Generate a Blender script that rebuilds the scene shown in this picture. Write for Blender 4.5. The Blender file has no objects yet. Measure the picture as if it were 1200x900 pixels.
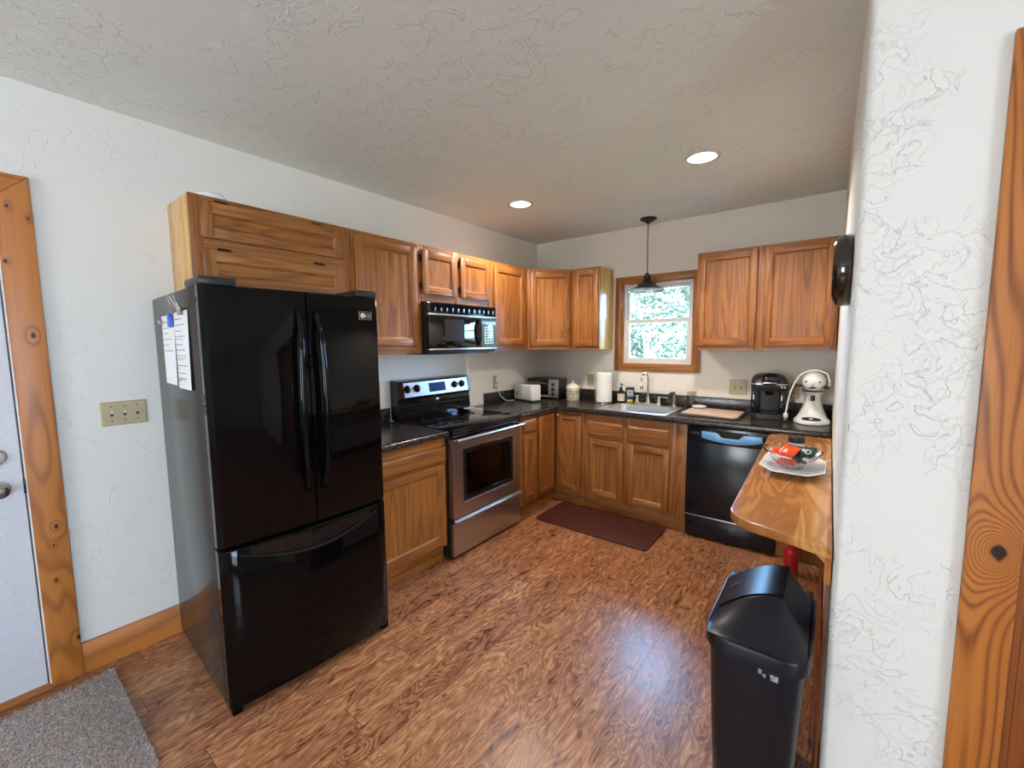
import bpy, bmesh, math, random
from mathutils import Matrix, Vector, noise as mnoise
random.seed(7)
C = bpy.context.scene.collection
S = bpy.context.scene
PI = math.pi

# ------------------------------------------------------------------ camera, world, lights, exposure
def setup_camera():
    yaw, pitch, roll = 0.656440, 0.0969743, -0.0082625
    f = Vector((-math.sin(yaw)*math.cos(pitch), math.cos(yaw)*math.cos(pitch), -math.sin(pitch)))
    r = Vector((math.cos(yaw), math.sin(yaw), 0)); u = r.cross(f)
    c, s = math.cos(roll), math.sin(roll)
    r2, u2 = c*r+s*u, -s*r+c*u
    cam = bpy.data.cameras.new('camera'); o = bpy.data.objects.new('camera', cam); C.objects.link(o)
    m = Matrix.Identity(4)
    for i in range(3):
        m[i][0], m[i][1], m[i][2] = r2[i], u2[i], -f[i]
    m.translation = (2.6788, -3.94137, 1.49809)
    o.matrix_world = m
    cam.sensor_fit = 'HORIZONTAL'; cam.sensor_width = 36; cam.lens = 36*495.762/1200
    cam.clip_start = .02
    S.camera = o
setup_camera()
S.view_settings.view_transform = 'Standard'; S.view_settings.look = 'None'
S.view_settings.gamma = 1; S.view_settings.use_curve_mapping = False
S.view_settings.exposure = 0.26
WORLD_STRENGTH = 9.0
w = bpy.data.worlds.new('world'); S.world = w; w.use_nodes = True
def sky():
    nt = w.node_tree; bg = nt.nodes['Background']
    tc = nt.nodes.new('ShaderNodeTexCoord'); sp = nt.nodes.new('ShaderNodeSeparateXYZ'); nt.links.new(tc.outputs['Generated'], sp.inputs[0])
    mr = nt.nodes.new('ShaderNodeMapRange'); nt.links.new(sp.outputs[1], mr.inputs[0]); mr.inputs[1].default_value = -.6; mr.inputs[2].default_value = .6
    cr = nt.nodes.new('ShaderNodeValToRGB'); nt.links.new(mr.outputs[0], cr.inputs[0])
    cr.color_ramp.elements[0].color = (.56, .575, .575, 1)      # hazy sunlit side
    cr.color_ramp.elements[1].color = (1.4, 2.8, 4.8, 1)      # clear blue sky away from the sun
    nt.links.new(cr.outputs[0], bg.inputs[0]); bg.inputs[1].default_value = WORLD_STRENGTH
sky()
H = 2.565                      # ceiling height
RX, RY = 6.3, -7.6             # far right and rear walls of the living area

def area(name, loc, direction, sx, sy, power, color, portal=False):
    l = bpy.data.lights.new(name, 'AREA'); l.shape = 'RECTANGLE'; l.size = sx; l.size_y = sy
    l.energy = power; l.color = color
    if portal: l.cycles.is_portal = True
    o = bpy.data.objects.new(name, l); C.objects.link(o); o.location = loc
    o.rotation_euler = Vector(direction).to_track_quat('-Z', 'Z').to_euler()
    return o
# daylight arriving through the two living-area windows (each stands just outside its own glazed opening)
DAY = (.93, .965, 1.0)
area('daylight_rear', (1.6, RY-.16, 1.45), (0, 1, .22), 1.5, 1.5, 84, DAY)
area('daylight_side', (RX+.16, -5.2, 1.45), (-1, 0, .22), 2.2, 1.6, 74, DAY)
area('sky_portal', (1.32, .10, 1.66), (0, -1, 0), .64, .78, 1, (1, 1, 1), portal=True)

# ------------------------------------------------------------------ node helpers and materials
def srgb(r, g, b):
    f = lambda c: (c/255/12.92 if c/255 <= .04045 else ((c/255+.055)/1.055)**2.4)
    return (f(r), f(g), f(b), 1)
def newmat(name):
    m = bpy.data.materials.new(name); m.use_nodes = True
    nt = m.node_tree
    return m, nt, nt.nodes['Principled BSDF']
def nd(nt, typ, ins=None, **at):
    n = nt.nodes.new(typ)
    for k, v in at.items(): setattr(n, k, v)
    for k, v in (ins or {}).items():
        if isinstance(v, bpy.types.NodeSocket): nt.links.new(v, n.inputs[k])
        else: n.inputs[k].default_value = v
    return n
def mth(nt, op, a, b=0.0, c=None, clamp=False):
    ins = {0: a, 1: b}
    if c is not None: ins[2] = c
    return nd(nt, 'ShaderNodeMath', ins, operation=op, use_clamp=clamp).outputs[0]
def ramp(nt, fac, stops, interp='LINEAR'):
    n = nd(nt, 'ShaderNodeValToRGB', {0: fac}); e = n.color_ramp; e.interpolation = interp
    while len(e.elements) < len(stops): e.elements.new(.5)
    for el, (p, col) in zip(e.elements, stops):
        el.position = p; el.color = col if len(col) == 4 else (*col, 1)
    return n.outputs[0]
def mixc(nt, fac, a, b, blend='MIX'):
    n = nt.nodes.new('ShaderNodeMix'); n.data_type = 'RGBA'; n.blend_type = blend
    for k, v in ((0, fac), (6, a), (7, b)):
        if isinstance(v, bpy.types.NodeSocket): nt.links.new(v, n.inputs[k])
        else: n.inputs[k].default_value = v
    return n.outputs[2]
def bump(nt, bs, h, strength=.3, dist=.002):
    b = nd(nt, 'ShaderNodeBump', {'Height': h, 'Strength': strength, 'Distance': dist})
    nt.links.new(b.outputs[0], bs.inputs['Normal'])
def coords(nt, rand=7.0):
    tc = nd(nt, 'ShaderNodeTexCoord').outputs['Object']
    if not rand: return tc
    rd = nd(nt, 'ShaderNodeObjectInfo').outputs['Random']
    v = nd(nt, 'ShaderNodeCombineXYZ', {0: mth(nt, 'MULTIPLY', rd, rand), 1: mth(nt, 'MULTIPLY', rd, rand*1.7), 2: mth(nt, 'MULTIPLY', rd, rand*.6)}).outputs[0]
    return nd(nt, 'ShaderNodeVectorMath', {0: tc, 1: v}, operation='ADD').outputs[0]
def scaled(nt, v, s):
    return nd(nt, 'ShaderNodeVectorMath', {0: v, 1: s}, operation='MULTIPLY').outputs[0]
def noise_(nt, v, scale, detail=2, rough=.5, dist=0.0):
    return nd(nt, 'ShaderNodeTexNoise', {'Vector': v, 'Scale': scale, 'Detail': detail, 'Roughness': rough, 'Distortion': dist}).outputs[0]
def plain(name, col, rough=.5, metal=0.0, spec=.5, coat=0.0, emit=None, es=0.0):
    m, nt, b = newmat(name)
    b.inputs['Base Color'].default_value = col if len(col) == 4 else (*col, 1)
    b.inputs['Roughness'].default_value = rough; b.inputs['Metallic'].default_value = metal
    b.inputs['Specular IOR Level'].default_value = spec; b.inputs['Coat Weight'].default_value = coat
    if emit: b.inputs['Emission Color'].default_value = (*emit, 1); b.inputs['Emission Strength'].default_value = es
    return m
def textured(name, c0, c1, scale=40, rough=.5, metal=0.0, spec=.5, bmp=.1, detail=3, stretch=(1, 1, 1)):
    m, nt, b = newmat(name); v = scaled(nt, coords(nt), stretch)
    n = noise_(nt, v, scale, detail)
    nt.links.new(ramp(nt, n, [(.3, c0), (.7, c1)]), b.inputs['Base Color'])
    b.inputs['Roughness'].default_value = rough; b.inputs['Metallic'].default_value = metal
    b.inputs['Specular IOR Level'].default_value = spec
    if bmp: bump(nt, b, n, bmp, .001)
    return m
def wood(name, axis, dark, mid, light, ring=19.0, rough=.45, scale=5.5, pores=.5, knots=False, along=.065, grain=.62, knot_at=None, kflat=None):
    m, nt, b = newmat(name); v = coords(nt)
    s = [1, 1, 1]; s[axis] = along
    s2 = [1, 1, 1]; s2[axis] = .022
    v1 = scaled(nt, v, s)
    n1 = noise_(nt, v1, scale, 2.5, .45, .35)
    kds = []
    for kp in (knot_at or ()):
        raw = nd(nt, 'ShaderNodeTexCoord').outputs['Object']
        df = nd(nt, 'ShaderNodeVectorMath', {0: raw, 1: kp[:3]}, operation='SUBTRACT').outputs[0]
        ks = [1.35, 1.35, 1.35]; ks[axis] = .85
        if kflat is not None: ks[kflat] = 0
        kd = nd(nt, 'ShaderNodeVectorMath', {0: scaled(nt, df, tuple(k/kp[3] for k in ks))}, operation='LENGTH').outputs['Value']
        n1 = mth(nt, 'ADD', n1, mth(nt, 'MULTIPLY', mth(nt, 'EXPONENT', mth(nt, 'MULTIPLY', kd, -26/kp[3]**.5)), .40*kp[3]**2))
        kds.append(kd)
    rings = mth(nt, 'MULTIPLY_ADD', mth(nt, 'SINE', mth(nt, 'MULTIPLY', n1, ring*2*PI)), .5, .5)
    rings = mth(nt, 'POWER', rings, 2.6)
    fine = noise_(nt, scaled(nt, v, s2), 170, 3, .6)
    broad = noise_(nt, scaled(nt, v, s2), 14, 2)
    base = ramp(nt, mth(nt, 'ADD', mth(nt, 'MULTIPLY', broad, .65), mth(nt, 'MULTIPLY', fine, .35)), [(.32, mid), (.66, light)])
    fac = mth(nt, 'MULTIPLY', rings, mth(nt, 'MULTIPLY_ADD', fine, 1.1, .25), clamp=True)
    col = mixc(nt, mth(nt, 'MULTIPLY', fac, grain), base, dark)
    pr = ramp(nt, fine, [(.34, (1, 1, 1)), (.46, (0, 0, 0))])
    col = mixc(nt, mth(nt, 'MULTIPLY', pr, pores), col, dark)
    for kd in kds:
        kj = mth(nt, 'ADD', kd, mth(nt, 'MULTIPLY_ADD', noise_(nt, v, 60, 2), .012, -.006))
        col = mixc(nt, ramp(nt, kj, [(.012, (1, 1, 1)), (.017, (0, 0, 0))]), col, (.030, .011, .006, 1))
    if knots:
        s3 = [1, 1, 1]; s3[axis] = .45
        vo = nd(nt, 'ShaderNodeTexVoronoi', {'Vector': scaled(nt, v, s3), 'Scale': 3.1})
        kn = ramp(nt, vo.outputs['Distance'], [(.035, (1, 1, 1)), (.062, (0, 0, 0))])
        col = mixc(nt, kn, col, (.035, .012, .006, 1))
    nt.links.new(col, b.inputs['Base Color'])
    nt.links.new(mth(nt, 'MULTIPLY_ADD', fine, .16, rough-.08), b.inputs['Roughness'])
    b.inputs['Coat Weight'].default_value = .06; b.inputs['Coat Roughness'].default_value = .25
    bump(nt, b, fine, .10, .0006)
    return m
OD, OM, OL = srgb(84, 42, 12), srgb(146, 86, 34), srgb(173, 110, 48)
oakV = wood('oak_upright_grain', 2, OD, OM, OL)
oakH = wood('oak_level_grain', 0, OD, OM, OL)
oakside = wood('oak_side_veneer', 2, srgb(176, 122, 56), srgb(206, 156, 84), srgb(222, 176, 102), ring=4, pores=.15, rough=.28)
oakply = wood('window_oak_level', 0, OD, OM, OL, ring=7)
KNOTS = [(-3.751, 1.545, .62), (-3.803, 1.84, .45), (-3.782, 2.06, .45), (-3.727, 2.02, .4), (-3.749, .719, .68), (-3.763, .639, .35), (-3.768, .481, .5), (-3.719, .189, .6)]
KN = [(.02, y, z, k) for y, z, k in KNOTS]
pineV = wood('pine_upright_grain', 2, srgb(112, 56, 14), srgb(176, 104, 38), srgb(190, 118, 50), ring=16, scale=3.4, pores=.15, rough=.45, along=.14, knot_at=KN, kflat=0)
pineY = wood('pine_level_grain', 1, srgb(128, 66, 20), srgb(178, 106, 40), srgb(192, 120, 52), ring=12, scale=3.4, pores=.12, rough=.45, along=.14)
pineX = wood('pine_cross_grain', 0, srgb(128, 66, 20), srgb(178, 106, 40), srgb(192, 120, 52), ring=12, scale=3.4, pores=.12, rough=.45, along=.14)
firV = wood('fir_upright_grain', 2, srgb(112, 54, 14), srgb(178, 104, 42), srgb(196, 122, 54), ring=34, scale=2.6, pores=.1, rough=.45, along=.13, knot_at=[(3.013, -2.446, .981, 1.15)], kflat=1, grain=.85)
doorwood = wood('stained_door_wood', 2, srgb(90, 42, 14), srgb(140, 76, 32), srgb(156, 88, 40), ring=5, rough=.4)
M = {}
def mk_floor():
    m, nt, b = newmat('hickory_laminate'); v = coords(nt, 0)
    sp = nd(nt, 'ShaderNodeSeparateXYZ', {0: v})
    px = mth(nt, 'DIVIDE', sp.outputs[0], .127); row = mth(nt, 'FLOOR', px); fx = mth(nt, 'FRACT', px)
    off = nd(nt, 'ShaderNodeTexWhiteNoise', {'W': row}, noise_dimensions='1D').outputs['Value']
    py = mth(nt, 'ADD', mth(nt, 'DIVIDE', sp.outputs[1], 1.21), mth(nt, 'MULTIPLY', off, 5.0)); ro = mth(nt, 'FLOOR', py); fy = mth(nt, 'FRACT', py)
    idv = nd(nt, 'ShaderNodeCombineXYZ', {0: row, 1: ro}).outputs[0]
    wn = nd(nt, 'ShaderNodeTexWhiteNoise', {'Vector': idv}, noise_dimensions='3D')
    vv = nd(nt, 'ShaderNodeVectorMath', {0: v, 1: scaled(nt, wn.outputs['Color'], (9, 9, 9))}, operation='ADD').outputs[0]
    vs = scaled(nt, vv, (1, .30, 1))
    n1 = noise_(nt, vs, 24, 6, .66, 1.6)
    n2 = noise_(nt, scaled(nt, vv, (1, .22, 1)), 9, 2, .5, .8)
    rings = mth(nt, 'MULTIPLY_ADD', mth(nt, 'SINE', mth(nt, 'MULTIPLY', n2, 110)), .5, .5)
    fine = noise_(nt, scaled(nt, vv, (1, .09, 1)), 120, 3, .6)
    t = mth(nt, 'ADD', mth(nt, 'MULTIPLY', n1, .62), mth(nt, 'ADD', mth(nt, 'MULTIPLY', rings, .14), mth(nt, 'MULTIPLY', fine, .24)))
    t = mth(nt, 'ADD', t, mth(nt, 'MULTIPLY_ADD', wn.outputs['Value'], .10, -.05))
    col = ramp(nt, t, [(.31, srgb(80, 45, 28)), (.43, srgb(144, 91, 62)), (.54, srgb(172, 115, 78)), (.68, srgb(208, 154, 108))])
    kn = noise_(nt, scaled(nt, vv, (1, .5, 1)), 19, 1)
    col = mixc(nt, mth(nt, 'MULTIPLY', ramp(nt, kn, [(.72, (0, 0, 0)), (.79, (1, 1, 1))]), .7), col, srgb(48, 22, 12))
    ex = mth(nt, 'MINIMUM', fx, mth(nt, 'SUBTRACT', 1, fx)); ey = mth(nt, 'MULTIPLY', mth(nt, 'MINIMUM', fy, mth(nt, 'SUBTRACT', 1, fy)), 9.5)
    ed = mth(nt, 'MINIMUM', ex, ey)
    seam = ramp(nt, ed, [(.006, (1, 1, 1)), (.016, (0, 0, 0))])
    col = mixc(nt, mth(nt, 'MULTIPLY', seam, .6), col, srgb(40, 18, 10))
    nt.links.new(col, b.inputs['Base Color'])
    nt.links.new(mth(nt, 'MULTIPLY_ADD', n1, .22, .20), b.inputs['Roughness'])
    b.inputs['Specular IOR Level'].default_value = .5
    bump(nt, b, mth(nt, 'SUBTRACT', mth(nt, 'MULTIPLY', fine, .4), seam), .16, .0012)
    return m
M['floor'] = mk_floor()
def mk_plaster(name, col, scale=9.0, strength=.55, mask=(.44, .56), aniso=(1, 1, 1), dist=.004):
    m, nt, b = newmat(name); v = scaled(nt, coords(nt, 0), aniso)
    wob = noise_(nt, v, scale, 4, .55, .9)
    plate = ramp(nt, wob, [(.496, (0, 0, 0)), (.508, (.9, .9, .9)), (.60, (1, 1, 1))])
    edge = ramp(nt, mth(nt, 'ABSOLUTE', mth(nt, 'SUBTRACT', noise_(nt, v, scale*1.7, 3, .5, 1.2), .5)), [(0, (1, 1, 1)), (.020, (0, 0, 0))])
    msk = ramp(nt, noise_(nt, v, scale*.42, 2), [(mask[0], (0, 0, 0)), (mask[1], (1, 1, 1))])
    h = mth(nt, 'MULTIPLY', mth(nt, 'ADD', plate, mth(nt, 'MULTIPLY', edge, .22)), msk)
    h = mth(nt, 'ADD', h, mth(nt, 'MULTIPLY', noise_(nt, v, scale*9, 3), .16))
    b.inputs['Base Color'].default_value = col; b.inputs['Roughness'].default_value = .62
    b.inputs['Specular IOR Level'].default_value = .35
    bump(nt, b, h, strength, dist)
    return m
M['wall'] = mk_plaster('painted_plaster', srgb(226, 220, 208), 7.5, .45, (.47, .58))
M['wallR'] = mk_plaster('trowelled_plaster', srgb(236, 236, 230), 10.5, .75, (.43, .53), dist=.005)
M['ceil'] = mk_plaster('ceiling_trowel_plaster', srgb(228, 232, 226), 9.5, .75, (.42, .54))
def mk_counter():
    m, nt, b = newmat('black_speckled_laminate'); v = coords(nt, 0)
    n = noise_(nt, v, 150, 4, .7); n2 = noise_(nt, v, 45, 3, .6)
    c = ramp(nt, mth(nt, 'ADD', mth(nt, 'MULTIPLY', n, .6), mth(nt, 'MULTIPLY', n2, .4)), [(.42, srgb(26, 24, 24)), (.52, srgb(46, 42, 40)), (.62, srgb(92, 78, 66))])
    nt.links.new(c, b.inputs['Base Color']); b.inputs['Roughness'].default_value = .24
    b.inputs['Specular IOR Level'].default_value = .6
    return m
M['counter'] = mk_counter()
M['black'] = plain('black_gloss_enamel', (.006, .006, .007), .07, spec=.5)
M['blackdoor'] = plain('black_gloss_door', (.002, .002, .0024), .045, spec=.22)
M['blacksatin'] = textured('black_satin_plastic', (.012, .012, .013, 1), (.018, .018, .02, 1), 300, .38, bmp=.04)
M['trash'] = textured('black_trash_plastic', (.006, .008, .013, 1), (.009, .011, .017, 1), 400, .36, spec=.32, bmp=.08)
M['fside'] = textured('textured_black_steel', (.020, .0198, .0193, 1), (.030, .0295, .029, 1), 500, .20, spec=.28, bmp=.10)
M['glassblack'] = plain('black_glass', (.004, .004, .005), .03, spec=.7)
M['dw'] = plain('dishwasher_black', (.004, .0075, .014), .20, spec=.5)  # blue window reflection mixed into the black base colour
M['gasket'] = plain('dark_gasket', (.01, .01, .01), .6)
def mk_steel(name, axis, c=(.60, .59, .60), r=.30):
    m, nt, b = newmat(name); s = [240, 240, 240]; s[axis] = 3
    n = noise_(nt, scaled(nt, coords(nt), tuple(s)), 1, 2)
    b.inputs['Base Color'].default_value = (*c, 1); b.inputs['Metallic'].default_value = 1
    nt.links.new(mth(nt, 'MULTIPLY_ADD', n, .12, r-.06), b.inputs['Roughness'])
    bump(nt, b, n, .05, .0004)
    return m
M['steel'] = mk_steel('brushed_steel', 1, (.52, .51, .52))
M['sink'] = mk_steel('sink_steel', 0, (.72, .70, .68), .34)
M['chrome'] = plain('chrome', (.82, .82, .83), .07, 1.0)
M['nickel'] = plain('brushed_nickel', (.50, .48, .45), .25, 1.0)
M['bronze'] = plain('dark_bronze', (.018, .014, .012), .32, .5)
M['enamel'] = plain('white_enamel', (.82, .81, .78), .25, spec=.6)
M['whiteplastic'] = plain('white_plastic', (.78, .77, .75), .35)
M['vinyl'] = plain('white_vinyl', (.66, .63, .59), .35)
M['doorpaint'] = textured('white_door_paint', (.70, .71, .72, 1), (.76, .77, .78, 1), 60, .45, bmp=.06)
M['almond'] = textured('almond_plastic', srgb(176, 160, 122), srgb(186, 170, 132), 80, .35, bmp=0)
M['almonddark'] = plain('almond_shadow_slot', srgb(70, 60, 42), .5)
M['paper'] = plain('white_paper', (.84, .85, .86), .7)
M['ink'] = plain('grey_print', (.30, .31, .34), .7)
M['blueplastic'] = plain('blue_plastic', (.01, .10, .55), .3)
M['towel'] = textured('paper_towel', (.84, .83, .80, 1), (.88, .87, .84, 1), 90, .85, bmp=.5)
M['ceramic'] = textured('cream_ceramic', srgb(226, 216, 194), srgb(236, 228, 208), 20, .22, bmp=0)
M['motif'] = plain('brown_glaze', srgb(120, 96, 70), .3)
M['porcelain'] = plain('white_porcelain', (.84, .84, .83), .15, spec=.6)
M['matboard'] = textured('pale_pink_board', srgb(208, 178, 160), srgb(216, 188, 170), 120, .5, bmp=.05)
M['kmat'] = textured('maroon_vinyl_mat', srgb(70, 30, 26), srgb(82, 38, 32), 260, .5, bmp=.25)
M['navy'] = plain('navy_label', srgb(24, 30, 62), .35)
M['yellow'] = plain('yellow_print', srgb(214, 200, 40), .4)
M['paleblue'] = plain('pale_blue_print', srgb(150, 170, 215), .4)
M['beigelabel'] = plain('beige_label', srgb(206, 190, 172), .5)
M['amber'] = plain('dark_bottle', (.012, .008, .006), .15)
M['orange'] = plain('orange_wrapper', srgb(232, 74, 18), .28)
M['green'] = plain('dark_green_wrapper', srgb(20, 56, 46), .30)
M['red'] = plain('red_plastic', srgb(170, 16, 30), .35)
M['display'] = plain('blue_display', (.012, .045, .16), .12)
M['button'] = plain('pale_button', srgb(190, 205, 196), .4)
M['panelreflection'] = plain('keypad_reflected_green', srgb(96, 112, 104), .10)  # green reflection of the window trees put into the keypad colour
M['silverpaint'] = plain('silver_paint', (.55, .56, .57), .28, .8)
M['sticker'] = plain('protective_film_blue', srgb(112, 170, 222), .28)
M['stickerwhite'] = plain('pale_sticker', srgb(190, 205, 215), .35)
M['stickerdull'] = textured('worn_sticker', srgb(90, 100, 108), srgb(170, 182, 190), 90, .4, bmp=0)
M['jar'] = plain('frosted_jar', srgb(206, 206, 200), .3)
M['jarlid'] = plain('dark_brown_lid', (.02, .015, .012), .4)
M['clockrim'] = plain('dark_brown_lacquer', (.016, .010, .007), .12, spec=.6, coat=.5)
M['clockface'] = plain('clock_dial', (.72, .68, .58), .4)
M['bulb'] = plain('lit_bulb', (1, 1, 1), .5, emit=(1, .90, .76), es=22)
M['bulboff'] = plain('unlit_bulb', (.80, .74, .62), .2)
M['baffle'] = plain('lamp_baffle', (.62, .58, .53), .45)
M['ovenwall'] = plain('oven_cavity', (.045, .05, .052), .5)
M['rack'] = plain('oven_rack', (.5, .5, .5), .3, 1.0)
def mk_glass(name, col=(1, 1, 1, 1), rough=0.0):
    m, nt, b = newmat(name)
    b.inputs['Base Color'].default_value = col; b.inputs['Transmission Weight'].default_value = 1
    b.inputs['Roughness'].default_value = rough; b.inputs['IOR'].default_value = 1.47
    return m
M['glass'] = mk_glass('cut_glass', (.97, .96, .98, 1))
def mk_pane(name, tint, fmax=.10):
    m = bpy.data.materials.new(name); m.use_nodes = True; nt = m.node_tree; nt.nodes.clear()
    out = nd(nt, 'ShaderNodeOutputMaterial')
    t = nd(nt, 'ShaderNodeBsdfTransparent', {0: tint}); g = nd(nt, 'ShaderNodeBsdfGlossy', {0: (1, 1, 1, 1), 'Roughness': .02})
    fr = nd(nt, 'ShaderNodeFresnel', {0: 1.45})
    mx = nd(nt, 'ShaderNodeMixShader', {0: fr.outputs[0], 1: t.outputs[0], 2: g.outputs[0]})
    nt.links.new(mx.outputs[0], out.inputs[0])
    return m
M['pane'] = mk_pane('window_pane', (.97, .99, 1, 1))
M['ovenglass'] = mk_pane('oven_door_glass', (.45, .46, .46, 1))
def mk_bar():
    m, nt, b = newmat('bar_top_wood'); v = coords(nt, 0)
    sp = nd(nt, 'ShaderNodeSeparateXYZ', {0: v})
    row = mth(nt, 'FLOOR', mth(nt, 'DIVIDE', sp.outputs[0], .082))
    wn = nd(nt, 'ShaderNodeTexWhiteNoise', {'W': row}, noise_dimensions='1D')
    vv = nd(nt, 'ShaderNodeVectorMath', {0: v, 1: scaled(nt, wn.outputs['Color'], (7, 7, 7))}, operation='ADD').outputs[0]
    n = noise_(nt, scaled(nt, vv, (1, .22, 1)), 7, 2, .5, .7)
    rings = mth(nt, 'MULTIPLY_ADD', mth(nt, 'SINE', mth(nt, 'MULTIPLY', n, 44)), .5, .5)
    fine = noise_(nt, scaled(nt, vv, (1, .04, 1)), 130, 2)
    t = mth(nt, 'ADD', mth(nt, 'MULTIPLY', rings, .32), mth(nt, 'ADD', mth(nt, 'MULTIPLY', fine, .24), mth(nt, 'MULTIPLY', wn.outputs['Value'], .50)))
    nt.links.new(ramp(nt, t, [(.2, srgb(164, 102, 46)), (.5, srgb(196, 132, 68)), (.85, srgb(222, 168, 100))]), b.inputs['Base Color'])
    b.inputs['Roughness'].default_value = .24; b.inputs['Coat Weight'].default_value = .3
    return m
M['bar'] = mk_bar()
def mk_rug():
    m, nt, b = newmat('grey_brown_shag'); v = coords(nt, 0)
    n = noise_(nt, v, 210, 3, .7); n2 = noise_(nt, v, 60, 2)
    t = mth(nt, 'ADD', mth(nt, 'MULTIPLY', n, .8), mth(nt, 'MULTIPLY', n2, .2))
    nt.links.new(ramp(nt, t, [(.36, srgb(104, 90, 84)), (.5, srgb(178, 162, 154)), (.60, srgb(236, 224, 216))]), b.inputs['Base Color'])
    b.inputs['Roughness'].default_value = .95; b.inputs['Specular IOR Level'].default_value = .1
    return m
M['rug'] = mk_rug()
M['leaf'] = textured('leaf_green', srgb(72, 78, 62), srgb(112, 118, 94), 3, .5, bmp=0)
M['bark'] = textured('bark', (.28, .26, .24, 1), (.40, .38, .35, 1), 20, .8, bmp=.4)
M['lawn'] = textured('lawn', (.10, .16, .05, 1), (.20, .28, .10, 1), 8, .9, bmp=.3)

# ------------------------------------------------------------------ mesh builder
W = {}
class MB:
    def __init__(s): s.bm = bmesh.new()
    def _merge(s, t, mi, X):
        for f in t.faces: f.material_index = mi
        if X is not None: bmesh.ops.transform(t, matrix=X, verts=t.verts)
        me = bpy.data.meshes.new('tmp'); t.to_mesh(me); t.free(); s.bm.from_mesh(me); bpy.data.meshes.remove(me)
        return s
    def box(s, x0, x1, y0, y1, z0, z1, bev=0.0, mi=0, X=None, seg=2):
        t = bmesh.new()
        bmesh.ops.create_cube(t, size=1)
        bmesh.ops.transform(t, matrix=Matrix.Translation(((x0+x1)/2, (y0+y1)/2, (z0+z1)/2)) @ Matrix.Diagonal((abs(x1-x0), abs(y1-y0), abs(z1-z0), 1)), verts=t.verts)
        if bev > 0: bmesh.ops.bevel(t, geom=list(t.edges), offset=bev, segments=seg, affect='EDGES', profile=.5)
        return s._merge(t, mi, X)
    def loft(s, rings, caps=True, mi=0, X=None, closed=False):
        t = bmesh.new(); n = len(rings[0])
        vs = [[t.verts.new(p) for p in r] for r in rings]
        m = len(rings)
        for i in range(m if closed else m-1):
            a, b = vs[i], vs[(i+1) % m]
            for j in range(n):
                k = (j+1) % n
                try: t.faces.new((a[j], a[k], b[k], b[j]))
                except ValueError: pass
        if caps and not closed:
            t.faces.new(vs[0][::-1]); t.faces.new(vs[-1])
        bmesh.ops.recalc_face_normals(t, faces=t.faces)
        return s._merge(t, mi, X)
    def prism(s, poly, z0, z1, bev=0.0, mi=0, X=None, seg=2):
        t = bmesh.new()
        a = [t.verts.new((p[0], p[1], z0)) for p in poly]; b = [t.verts.new((p[0], p[1], z1)) for p in poly]
        n = len(poly)
        f0 = t.faces.new(a[::-1]); f1 = t.faces.new(b)
        for j in range(n): t.faces.new((a[j], a[(j+1) % n], b[(j+1) % n], b[j]))
        bmesh.ops.recalc_face_normals(t, faces=t.faces)
        if bev > 0:
            bmesh.ops.bevel(t, geom=list(set(f0.edges) | set(f1.edges)), offset=bev, segments=seg, affect='EDGES', profile=.5)
        return s._merge(t, mi, X)
    def lathe(s, prof, c=(0, 0, 0), seg=32, mi=0, X=None, sx=1.0, sy=1.0):
        t = bmesh.new(); rows = []
        for r, z in prof:
            if r < 1e-5: rows.append([t.verts.new((c[0], c[1], c[2]+z))])
            else: rows.append([t.verts.new((c[0]+sx*r*math.cos(2*PI*j/seg), c[1]+sy*r*math.sin(2*PI*j/seg), c[2]+z)) for j in range(seg)])
        for a, b in zip(rows, rows[1:]):
            for j in range(seg):
                k = (j+1) % seg
                if len(a) == 1 and len(b) == 1: continue
                if len(a) == 1: t.faces.new((a[0], b[j], b[k]))
                elif len(b) == 1: t.faces.new((a[j], a[k], b[0]))
                else: t.faces.new((a[j], a[k], b[k], b[j]))
        bmesh.ops.recalc_face_normals(t, faces=t.faces)
        return s._merge(t, mi, X)
    def cyl(s, p0, p1, r0, r1=None, seg=20, mi=0, X=None, bev=0.0):
        p0, p1 = Vector(p0), Vector(p1); r1 = r0 if r1 is None else r1; L = (p1-p0).length
        q = Matrix.Translation(p0) @ (p1-p0).to_track_quat('Z', 'Y').to_matrix().to_4x4()
        if bev: pr = [(0, 0), (r0-bev, 0), (r0, bev), (r1, L-bev), (r1-bev, L), (0, L)]
        else: pr = [(0, 0), (r0, 0), (r1, L), (0, L)]
        return s.lathe(pr, seg=seg, mi=mi, X=(X @ q) if X is not None else q)
    def tube(s, pts, r, seg=10, mi=0, X=None, flat=1.0):
        pts = [Vector(p) for p in pts]; rings = []; n = len(pts)
        rs = r if isinstance(r, (list, tuple)) else [r]*n
        up = None
        for i, p in enumerate(pts):
            d = (pts[min(i+1, n-1)]-pts[max(i-1, 0)]).normalized()
            if up is None: up = Vector((0, 0, 1)) if abs(d.z) < .9 else Vector((1, 0, 0))
            a = (up - d*up.dot(d)).normalized(); up = a; b = d.cross(a)
            rings.append([p+rs[i]*(math.cos(2*PI*k/seg)*a*flat+math.sin(2*PI*k/seg)*b) for k in range(seg)])
        return s.loft(rings, mi=mi, X=X)
    def ball(s, c, r, mi=0, X=None, seg=20, sc=(1, 1, 1)):
        t = bmesh.new(); bmesh.ops.create_uvsphere(t, u_segments=seg, v_segments=seg//2+2, radius=r)
        bmesh.ops.transform(t, matrix=Matrix.Translation(c) @ Matrix.Diagonal((*sc, 1)), verts=t.verts)
        return s._merge(t, mi, X)
    def quad(s, a, b, c, d, mi=0):
        t = bmesh.new(); t.faces.new([t.verts.new(p) for p in (a, b, c, d)]); return s._merge(t, mi, None)
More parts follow.
